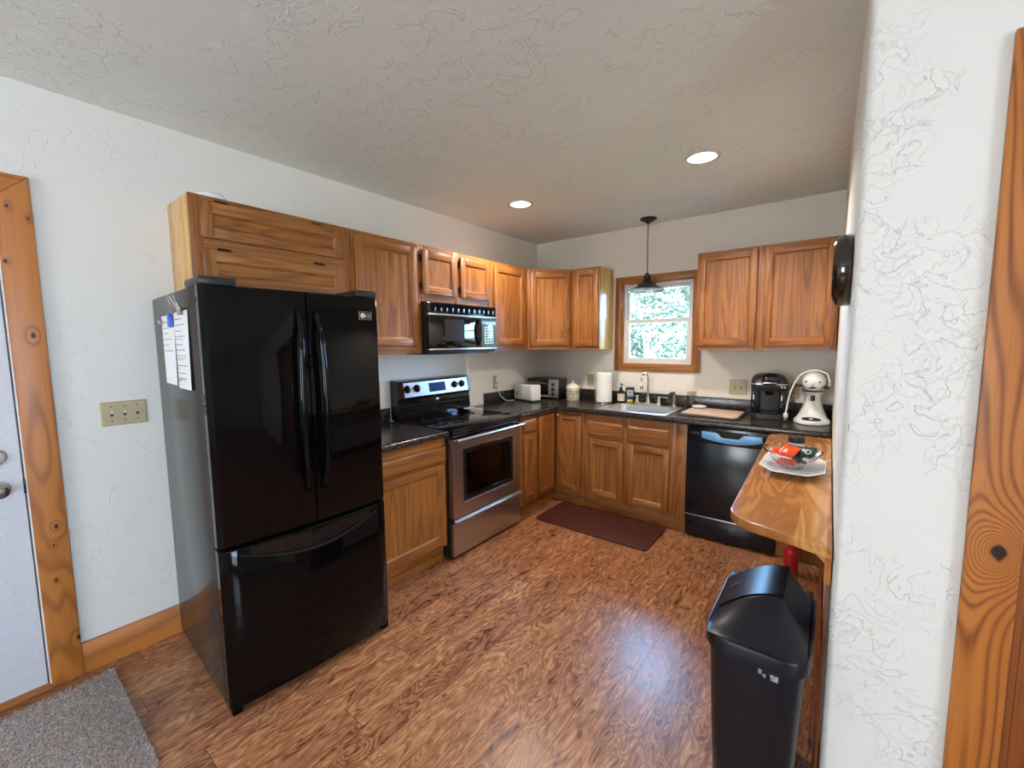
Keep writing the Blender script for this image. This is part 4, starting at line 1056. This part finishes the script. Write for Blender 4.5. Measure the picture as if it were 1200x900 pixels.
def coffee_maker():
    cx, cy = 2.275, -.215
    t = thing('coffee_maker', 'black single-cup coffee maker with silver band on the worktop', 'coffee maker', (cx, cy, ZC), math.radians(8))
    def ring(hw, y0, y1, z, r=.045): return [(x, y, z) for x, y in rrect(-hw, hw, y0, y1, r, 7)]
    b = MB()
    b.loft([ring(.108, -.150, .150, 0), ring(.112, -.152, .155, .02), ring(.112, -.150, .155, .045)])             # foot
    b.loft([ring(.112, -.02, .155, .045, .03), ring(.114, -.02, .157, .22, .03)])                                   # rear column
    b.loft([ring(.116, -.140, .158, .215), ring(.119, -.150, .160, .235), ring(.120, -.152, .160, .262)])
    b.loft([ring(.119, -.150, .160, .270), ring(.112, -.135, .156, .298), ring(.092, -.10, .145, .322), ring(.060, -.06, .12, .334, .03)])
    b.build('body', M['blacksatin'], t, local=True)
    s = MB()
    s.box(-.116, -.066, -.118, -.02, .040, .222, .010).box(.066, .116, -.118, -.02, .040, .222, .010)
    s.build('side_pillars', M['black'], t, local=True)
    MB().loft([ring(.121, -.154, .161, .262), ring(.121, -.154, .161, .270)]).build('silver_band', M['silverpaint'], t, local=True)
    MB().loft([[(x, y, z) for x, y in rrect(-h, h, -.172+q, -.02, .03, 5)] for h, z, q in ((.050, .262, .01), (.056, .285, 0), (.054, .320, .004), (.044, .340, .03), (.03, .346, .05))]).build('brew_handle', M['glassblack'], t, local=True)
    MB().tube([(-.052, -.15, .268), (-.040, -.176, .276), (0, -.182, .278), (.040, -.176, .276), (.052, -.15, .268)], .005, 8).build('handle_trim', M['silverpaint'], t, local=True)
    MB().prism(rrect(-.065, .065, -.145, -.03, .03), .045, .060, .003).build('drip_tray', M['black'], t, local=True)
    MB().cyl((0, -.075, .18), (0, -.075, .216), .022, .030).build('spout', M['black'], t, local=True)
    for x in (.075, .095): MB().lathe([(0, 0), (.007, 0), (.006, .003), (0, .004)], seg=14, X=T(x, -.150, .248) @ rot_x(PI/2)).build('button', M['silverpaint'], t, local=True)
coffee_maker()
def stand_mixer():
    cx, cy = 2.553, -.285
    t = thing('stand_mixer', 'white stand mixer seen from its end beside the coffee maker', 'mixer', (cx, cy, ZC), math.radians(0))
    b = MB()
    def el(a, c, z, y=0): return [(a*math.cos(2*PI*k/28), y+c*math.sin(2*PI*k/28), z) for k in range(28)]
    b.loft([el(.102, .135, 0), el(.108, .142, .006), el(.108, .142, .018), el(.100, .132, .030), el(.090, .105, .040, .01), el(.078, .082, .065, .02), el(.064, .068, .100, .025), el(.053, .060, .140, .025), el(.046, .058, .180, .025), el(.046, .060, .215, .02)])
    b.build('pedestal', M['enamel'], t, local=True)
    MB().lathe([(0, 0), (.060, 0), (.055, .004), (0, .004)], seg=28, sx=.95, sy=.36, X=T(0, -.107, .0395) @ rot_x(math.radians(24))).build('bowl_clamp', M['blacksatin'], t, local=True)
    MB().box(-.010, .010, -.122, -.092, .040, .046, .002, 0, None).build('clamp_tab', M['enamel'], t, local=True)
    h = MB()
    prof = []
    rings = []
    for u in range(15):
        a = PI*u/14; y = -.150*math.cos(a); r = max(.004, .076*math.sin(a)**.55)
        rings.append([(r*.92*math.cos(2*PI*k/28), y, .292+r*math.sin(2*PI*k/28)*.95) for k in range(28)])
    h.loft(rings); HD = h.build('motor_head', M['enamel'], t, local=True)
    bd = MB()
    for z, rr, th in ((.258, .0715, .012), (.230, .0675, .010)):
        pts = [(rr*1.0*math.cos(2*PI*k/32), .158*(.94 if z > .25 else .84)*math.sin(2*PI*k/32), z) for k in range(32)]
        bd.loft([[(p[0], p[1], z), (p[0]*1.01, p[1]*1.01, z+th), (p[0]*.9, p[1]*.9, z+th), (p[0]*.9, p[1]*.9, z)] for p in pts], closed=True, caps=False)
    bd.build('trim_band', M['bronze'], HD, local=True)
    MB().loft([el(.058, .10, .212), el(.066, .12, .226), el(.066, .125, .236), el(.055, .11, .25)]).build('neck', M['enamel'], t, local=True)
    for x in (-.026, .026): MB().ball((x, -.134, .300), .0175, sc=(1, .6, .75)).build('vent', M['gasket'], HD, local=True)
    MB().ball((0, -.149, .287), .010, sc=(.8, .5, 1)).build('hub_knob', M['chrome'], HD, local=True)
    MB().cyl((-.066, -.06, .266), (-.100, -.06, .266), .007, .009).build('speed_lever', M['blacksatin'], HD, local=True)
    MB().cyl((.066, -.06, .258), (.090, -.06, .258), .009).build('lock_lever', M['blacksatin'], HD, local=True)
    MB().box(-.012, .014, -.040, -.030, .160, .200, .003).build('badge', M['blacksatin'], t, local=True)
    pts = [(.085, -.05, .255), (.092, -.06, .30), (.075, -.075, .355), (.03, -.085, .378), (-.03, -.09, .374), (-.075, -.095, .345), (-.105, -.10, .29), (-.128, -.10, .22), (-.142, -.095, .14), (-.148, -.09, .085), (-.150, -.09, .065)]
    MB().tube(pts, .0052, 10).build('cord', M['enamel'], t, local=True)
    MB().box(-.164, -.136, -.102, -.078, .034, .068, .006).cyl((-.155, -.09, .036), (-.155, -.09, .016), .002).cyl((-.145, -.09, .036), (-.145, -.09, .016), .002).build('plug', M['whiteplastic'], t, local=True)
stand_mixer()

# ------------------------------------------------------------------ wall plates
def plate(name, label, cat, X, w2, h2, kind, n):
    """local frame of X: x along the wall, y up, z out of the wall"""
    loc = X.translation; t = thing(name, label, cat, loc)
    MB().loft([[(sx*w2*s, sy*h2*s, z) for sx, sy in ((-1, -1), (1, -1), (1, 1), (-1, 1))] for s, z in ((1, .0005), (1, .003), (.93, .006))], X=X).build('plate', M['almond'], t, angle=20)
    for k in range(n):
        cx = (k-(n-1)/2)*.046
        if kind[k] == 's':
            MB().box(cx-.005, cx+.005, -.012, .012, .0062, .0075, 0, 0, X).build('switch_slot', M['almonddark'], t)
            MB().box(cx-.0042, cx+.0042, -.003, .007, .006, .020, .0015, 0, X @ T(0, 0, 0) @ rot_x(math.radians(-22))).build('toggle', M['whiteplastic'] if name == 'switch_plate' and n == 3 else M['almond'], t)
            MB().cyl((cx, .033, .006), (cx, .033, .0072), .003, seg=10, X=X).cyl((cx, -.033, .006), (cx, -.033, .0072), .003, seg=10, X=X).build('screw', M['almonddark'], t)
        else:
            for sy in (-.02, .02):
                MB().prism(rrect(cx-.016, cx+.016, sy-.013, sy+.013, .008), .006, .008, .0006, X=X).build('socket_face', M['almond'], t)
                MB().box(cx-.008, cx-.006, sy-.004, sy+.005, .0080, .0084, 0, 0, X).box(cx+.006, cx+.008, sy-.004, sy+.005, .0080, .0084, 0, 0, X).cyl((cx, sy-.008, .008), (cx, sy-.008, .0084), .0025, seg=10, X=X).build('socket_slot', M['almonddark'], t)
def wallX_left(y, z): return Matrix(((0, 0, 1, 0), (1, 0, 0, y), (0, 1, 0, z), (0, 0, 0, 1)))
def wallX_back(x, z): return Matrix(((1, 0, 0, x), (0, 0, -1, 0), (0, 1, 0, z), (0, 0, 0, 1)))
plate('switch_plate', 'almond triple switch plate on the left wall beside the entry door', 'light switch', wallX_left(-3.489, 1.183), .083, .056, 'sss', 3)
plate('wall_outlet', 'almond outlet above the worktop between range and toaster', 'outlet', wallX_left(-.735, 1.112), .038, .066, 'o', 1)
t = thing('night_light', 'pale plug-in night light on the outlet near the toaster', 'night light', (.007, -.735, 1.14))
MB().box(.0086, .028, -.752, -.718, 1.118, 1.150, .005).build('plug_body', M['whiteplastic'], t)
MB().lathe([(0, 0), (.015, 0), (.017, .012), (.015, .028), (.008, .036), (0, .037)], c=(.026, -.735, 1.148), seg=20, sx=.8).build('diffuser', M['whiteplastic'], t)
plate('wall_outlet', 'almond outlet on the back wall behind the paper towel roll', 'outlet', wallX_back(.668, 1.113), .038, .060, 'o', 1)
plate('wall_outlet', 'almond double plate on the back wall left of the coffee maker', 'outlet', wallX_back(2.030, 1.113), .066, .060, 'ss', 2)
plate('wall_outlet', 'almond outlet on the back wall behind the stand mixer', 'outlet', wallX_back(2.415, 1.108), .040, .060, 'o', 1)

# ------------------------------------------------------------------ lights of the room
def recessed(label, x, y):
    t = thing('recessed_ceiling_light', label, 'ceiling light', (x, y, H-.004))
    MB().lathe([(.080, -.003), (.098, -.003), (.100, .002), (.098, .0045), (.080, .0045)], c=(x, y, H-.005), seg=40).build('trim_ring', M['baffle'], t)
    MB().lathe([(.080, -.002), (.076, .03), (.070, .07), (.066, .11), (0, .112)], c=(x, y, H), seg=40).build('baffle', M['baffle'], t)
    MB().lathe([(0, .000), (.035, .004), (.054, .020), (.056, .035), (.040, .070), (.020, .100), (0, .105)], c=(x, y, H+.004), seg=32).build('bulb', M['bulb'], t)
    l = bpy.data.lights.new('recessed_lamp', 'SPOT'); l.energy = 55; l.color = (1, .91, .80); l.spot_size = math.radians(150); l.spot_blend = .6; l.shadow_soft_size = .055
    o = bpy.data.objects.new('recessed_lamp', l); C.objects.link(o); o.location = (x, y, H-.06)
recessed('lit recessed ceiling light nearer the right wall, larger in view', 1.992, -1.218)
recessed('lit recessed ceiling light nearer the left wall, over the range side', .673, -1.212)
def pendant():
    x, y = 1.309, -.200; t = thing('pendant_lamp', 'dark bronze pendant lamp hanging in front of the sink window', 'pendant lamp', (x, y, 1.944))
    MB().lathe([(0, H-.001), (.070, H-.001), (.070, H-.008), (.055, H-.020), (.020, H-.034), (.010, H-.046), (0, H-.046)], c=(x, y, 0), seg=32).build('canopy', M['bronze'], t)
    MB().tube([(x, y, H-.04), (x-.003, y, 2.38), (x+.001, y, 2.22), (x, y, 2.085)], .0042, 8).build('cord', M['bronze'], t)
    prof = [(.010, 2.100), (.018, 2.094), (.018, 2.080), (.030, 2.076), (.032, 2.045), (.036, 2.038), (.050, 2.020), (.075, 2.008), (.082, 2.000), (.082, 1.992), (.105, 1.976), (.138, 1.962), (.141, 1.957)]
    MB().lathe([(r, z-.0) for r, z in prof], c=(x, y, 0), seg=48).build('shade', M['bronze'], t)
    MB().lathe([(.140, 1.9565), (.136, 1.959), (.103, 1.972), (.080, 1.988), (.060, 2.005), (.034, 2.02), (0, 2.03)], c=(x, y, 0), seg=48).build('shade_lining', M['enamel'], t)
    MB().lathe([(.141, 1.957), (.168, 1.944), (.170, 1.941), (.168, 1.9405), (.140, 1.953)], c=(x, y, 0), seg=48).build('glass_rim', mk_pane('pendant_glass', (.9, .92, .92, 1)), t)
    MB().lathe([(0, 1.945), (.018, 1.948), (.028, 1.962), (.027, 1.978), (.016, 2.000), (.013, 2.02)], c=(x, y, 0), seg=24).build('bulb', M['bulboff'], t)
pendant()

# ------------------------------------------------------------------ breakfast bar and what stands on it
def wx(y): return WB+(WN-WB)*(y/YN)
BZ = .885
def bar():
    t = thing('breakfast_bar', 'light brown wooden breakfast bar top with rounded corners on the right wall', 'bar top', (2.6, -1.5, BZ-.034))
    def arc(cx, cy, r, a0, a1, n=8): return [(cx+r*math.cos(math.radians(a0+(a1-a0)*k/n)), cy+r*math.sin(math.radians(a0+(a1-a0)*k/n))) for k in range(n+1)]
    pts = [(wx(-.662)-.004, -.662)] + arc(2.455, -.772, .110, 90, 176, 10) + [(2.366, -1.35)] + arc(2.522, -2.235, .130, 178, 252, 12) + [(2.58, -2.385), (wx(-2.41)-.004, -2.425)]
    MB().prism(pts, BZ-.034, BZ, .005, seg=3).build('top', M['bar'], t)
    y1 = -2.33
    br = MB().prism([(wx(y1)-.004, BZ-.0345), (wx(y1)-.058, BZ-.0345), (wx(y1)-.055, BZ-.045), (wx(y1)-.018, BZ-.085), (wx(y1)-.004, BZ-.085)], 0, .04, .003, X=T(0, y1+.02, 0) @ rot_x(PI/2))
    br.build('bracket', oakside, t)
    MB().prism([(wx(y1)-.004, BZ-.0345), (wx(y1)-.058, BZ-.0345), (wx(y1)-.055, BZ-.045), (wx(y1)-.018, BZ-.085), (wx(y1)-.004, BZ-.085)], 0, .04, .003, X=T(0, -1.3, 0) @ rot_x(PI/2)).build('bracket', oakside, t)
    MB().prism([(wx(-.7)-.020, -.70), (wx(-.7)-.004, -.70), (wx(-2.405)-.004, -2.405), (wx(-2.405)-.020, -2.405)], BZ-.12, BZ-.0345).build('wall_cleat', pineY, t)
    MB().box(wx(y1)-.014, wx(y1)-.004, y1-.045, y1+.045, .121, BZ-.086, .002).build('support_board', doorwood, t)
bar()
def serving_plate():
    cx, cy = 2.535, -1.560; z = BZ+.0005
    t = thing('serving_plate', 'white octagonal serving plate under the glass bowl on the bar', 'plate', (cx, cy, z))
    def oct_(a, b, zz, k=.55):
        p = [(a, -b*k), (a, b*k), (a*k, b), (-a*k, b), (-a, b*k), (-a, -b*k), (-a*k, -b), (a*k, -b)]
        return [(cx+x*1.0, cy+y, zz) for x, y in p]
    MB().loft([oct_(.070, .105, z), oct_(.078, .118, z+.004), oct_(.124, .205, z+.029), oct_(.127, .210, z+.032), oct_(.122, .203, z+.034), oct_(.085, .130, z+.011), oct_(.076, .115, z+.008)]).build('plate_body', M['porcelain'], t, angle=20)
    # fluted glass bowl
    bx, by, bz = cx-.006, cy+.005, z+.0095
    b = MB(); nseg = 72; rows = []
    prof = [(.045, 0), (.052, .004), (.070, .024), (.094, .050), (.120, .082)]
    def flute(r, k, zz, s): 
        f = 1+.06*math.cos(2*PI*k/nseg*18)*s
        return (bx+r*f*.98*math.cos(2*PI*k/nseg), by+r*f*1.12*math.sin(2*PI*k/nseg), bz+zz+(.005*math.cos(2*PI*k/nseg*18) if s > .9 else 0))
    outer = [[flute(r, k, zz, min(1, i/4)) for k in range(nseg)] for i, (r, zz) in enumerate(prof)]
    inner = [[flute(r-.006, k, zz+.004 if i < 2 else zz, min(1, i/4)) for k in range(nseg)] for i, (r, zz) in enumerate(prof)]
    b.loft(outer+inner[::-1])
    o = b.build('glass_bowl', M['glass'], None, loc=(bx, by, bz), angle=60)
    tag(o, 'fluted clear glass bowl of wrapped snacks on the white plate', 'bowl')
    def packet(name, label, group, pos, size, rot, mat, extra=None):
        tt = thing(name, label, 'snack packet', pos, 0, group)
        X = T(*pos) @ Matrix.Rotation(rot[2], 4, 'Z') @ Matrix.Rotation(rot[0], 4, 'X') @ Matrix.Rotation(rot[1], 4, 'Y')
        a, c, h = size
        def row(s, q, zf): return [(x*s, y, zf*h) for x, y in ((-a, -c), (a, -c), (a, c), (-a, c))]
        p = MB().grid(lambda u, v: ((2*u-1)*a, (2*v-1)*c, h*(math.sin(PI*u)**.6*math.sin(PI*v)**.6)), 12, 10, 0, X)
        p.grid(lambda u, v: ((2*u-1)*a, (2*v-1)*c, -h*(math.sin(PI*u)**.6*math.sin(PI*v)**.6)), 12, 10, 0, X)
        p.build('wrapper', mat, tt)
        if extra:
            m = MB().lathe([(.009, h*.95), (.013, h*.95), (.013, h*1.04), (.009, h*1.04)], c=(a*.35, -c*.1, 0), seg=20, X=X); m.build('printed_ring', M['stickerwhite'], tt)
    GP = 'snack packets in the glass bowl'
    packet('snack_packet', 'orange snack packet lying at the left side of the glass bowl', GP, (bx-.056, by-.010, bz+.074), (.032, .038, .010), (.15, .10, .2), M['orange'])
    packet('snack_packet', 'orange snack packet leaning in the middle of the glass bowl', GP, (bx-.012, by-.030, bz+.082), (.034, .040, .010), (.5, .15, -.4), M['orange'])
    packet('snack_packet', 'orange snack packet low against the near side of the glass bowl', GP, (bx-.018, by-.050, bz+.036), (.036, .020, .008), (.7, 0, -.1), M['orange'])
    packet('snack_packet', 'dark green snack packet with pale ring at right of the bowl', GP, (bx+.052, by-.010, bz+.080), (.040, .034, .009), (.70, -.12, -.15), M['green'], True)
    packet('snack_packet', 'dark green snack packet standing behind the orange ones', GP, (bx+.020, by+.048, bz+.070), (.046, .034, .009), (.45, .25, -.1), M['green'])
    packet('snack_packet', 'black snack packet at the bottom right of the glass bowl', GP, (bx+.030, by-.018, bz+.040), (.027, .026, .009), (.3, .1, .3), M['blacksatin'])
serving_plate()
def jar():
    x, y, z = 2.530, -1.300, BZ+.0005
    t = thing('jar', 'white jar with dark lid behind the glass bowl on the bar', 'jar', (x, y, z))
    MB().lathe([(0, 0), (.032, 0), (.036, .005), (.037, .070), (.033, .080), (0, .080)], c=(x, y, z), seg=28).build('jar_body', M['jar'], t)
    MB().lathe([(0, .080), (.037, .080), (.038, .083), (.038, .106), (.035, .110), (0, .110)], c=(x, y, z), seg=28).build('lid', M['jarlid'], t)
jar()
def clock():
    y, z, r = -2.295, 1.706, .105; x = wx(y); t = thing('wall_clock', 'round dark brown wall clock on the right wall above the bar', 'clock', (x, y, z))
    X = T(x-.001, y, z) @ rot_z(math.atan2(-(WN-WB), -YN)*-1*0) @ Matrix.Rotation(-PI/2, 4, 'Y')
    MB().lathe([(0, 0), (r*.98, 0), (r, .006), (r, .024), (r*.96, .036), (r*.86, .044), (r*.80, .042), (r*.78, .030), (0, .030)], seg=56, X=X).build('rim', M['clockrim'], t)
    F = MB().lathe([(0, .0305), (r*.775, .0305), (r*.775, .0312), (0, .0312)], seg=48, X=X).build('dial', M['clockface'], t)
    h = MB()
    for k in range(12):
        h.box(-.0015, .0015, r*.62, r*.72, .0313, .032, 0, 0, X @ rot_z(2*PI*k/12))
    h.build('hour_marks', M['gasket'], F)
    MB().box(-.002, .002, 0, r*.42, .0325, .0332, 0, 0, X @ rot_z(.9)).build('hour_hand', M['gasket'], F)
    MB().box(-.0015, .0015, 0, r*.62, .0335, .0342, 0, 0, X @ rot_z(-1.2)).build('minute_hand', M['gasket'], F)
clock()

# ------------------------------------------------------------------ things on the floor
def trash_can():
    x0, x1, y0, y1 = 2.386, 2.664, -2.606, -2.140; zr = .596
    t = thing('trash_can', 'tall black plastic trash can with swing lid by the wall end', 'trash can', ((x0+x1)/2, (y0+y1)/2, 0))
    def rr(ins, z, r=.07): return [(x, y, z) for x, y in rrect(x0+ins, x1-ins, y0+ins, y1-ins, r, 7)]
    MB().loft([rr(.040, 0, .05), rr(.036, .006, .055), rr(.024, .25, .06), rr(.010, zr-.02, .07)]).build('bin_body', M['trash'], t, angle=60)
    L = MB().loft([rr(.004, zr-.046, .075), rr(-.001, zr-.042, .078), rr(-.002, zr-.006, .08), rr(.001, zr+.002, .078), rr(.006, zr+.004, .074), rr(.010, zr+.001, .07), rr(.016, zr+.003, .066)]).build('lid', M['trash'], t, angle=40)
    xr = x0+.72*(x1-x0)                  # ridge of the hood, nearer the wall side
    def hgt(x, y):
        if x < xr: p = math.sin(PI/2*max(0, (x-x0-.012)/(xr-x0-.012)))**.85
        else: p = max(0, 1-(x-xr)/(x1-.010-xr))
        f = min(1, max(0, (y-y0-.014)/.125)); g = min(1, max(0, (y1-.014-y)/.09))
        return .112*p*min(f, g)
    def gridfn(ax0, ax1, ay0, ay1, up): return lambda a, b: (x0+(x1-x0)*(ax0+(ax1-ax0)*a), y0+(y1-y0)*(ay0+(ay1-ay0)*b), zr+.004+up+hgt(x0+(x1-x0)*(ax0+(ax1-ax0)*a), y0+(y1-y0)*(ay0+(ay1-ay0)*b)))
    MB().grid(gridfn(.035, .965, .025, .975, 0), 56, 68).build('hood', M['trash'], L, angle=22)
    F = MB()
    F.grid(gridfn(.055, .715, .305, .800, .005), 30, 30)
    FO = F.build('swing_flap', M['trash'], t, angle=60)
    hp = Vector((x0+(x1-x0)*.15, y0+(y1-y0)*.56, 0)); hp.z = zr+.009+hgt(hp.x, hp.y)
    e = .004; nn = Vector((-(hgt(hp.x+e, hp.y)-hgt(hp.x-e, hp.y))/(2*e), -(hgt(hp.x, hp.y+e)-hgt(hp.x, hp.y-e))/(2*e), 1)).normalized()
    q = Matrix.Translation(hp) @ nn.to_track_quat('Z', 'Y').to_matrix().to_4x4()
    MB().lathe([(0, .0012), (.013, .0012), (.014, 0)], seg=20, sx=1.0, sy=1.9, X=q).build('finger_hole', M['gasket'], FO)
    s = MB(); n = Vector((0, -1, 0)); yl = y0+.0145
    for p in ((2.541, 2.551, .566, .584), (2.553, 2.561, .560, .570), (2.572, 2.592, .558, .576)): s.box(p[0], p[1], yl-.004, yl-.001, p[2]-.036, p[3]-.036, .001)
    s.build('sticker_remnant', M['stickerdull'], t)
trash_can()
o = MB().lathe([(0, 0), (.038, 0), (.040, .004), (.040, .15), (.036, .165), (.018, .172), (.018, .190), (0, .192)], c=(2.508, -.800, 0), seg=28)
tag(o.build('red_canister', M['red'], None, loc=(2.508, -.80, 0)), 'small red canister on the floor below the breakfast bar', 'canister')
o = MB().prism(rrect(.700, 1.665, -1.075, -.612, .035), .0005, .016, .006)
tag(o.build('kitchen_mat', M['kmat'], None, loc=(1.18, -.84, 0)), 'dark maroon rectangular kitchen mat in front of the sink cabinet', 'mat')
def rug():
    x0, x1, y0, y1 = .100, .835, -4.75, -3.632
    t = thing('shag_rug', 'grey brown shag rug in front of the entry door', 'rug', ((x0+x1)/2, (y0+y1)/2, 0))
    MB().grid(lambda a, b: (x0+(x1-x0)*a, y0+(y1-y0)*b, .006+.008*min(1, 14*min(a, 1-a), 20*min(b, 1-b))), 40, 50).build('backing', M['rug'], t)
    rnd = random.Random(4); p = bmesh.new()
    for _ in range(26000):
        x = rnd.uniform(x0, x1); y = y1-(y1-y0)*rnd.random()**1.6
        a = rnd.uniform(0, 2*PI); L = rnd.uniform(.006, .012); w_ = .0015
        d = Vector((math.cos(a)*L*.8, math.sin(a)*L*.8, rnd.uniform(.006, .011))); s = Vector((-math.sin(a), math.cos(a), 0))*w_
        b = Vector((x, y, .010))
        v = [p.verts.new(q) for q in (b-s, b+s, b+d*.6+s+Vector((0, 0, .004)), b+d*.6-s+Vector((0, 0, .004)), b+d)]
        p.faces.new((v[0], v[1], v[2], v[3])); p.faces.new((v[3], v[2], v[4]))
    m = MB(); m._merge(p, 0, None); o = m.build('pile', M['rug'], t); o['kind'] = 'stuff'
rug()
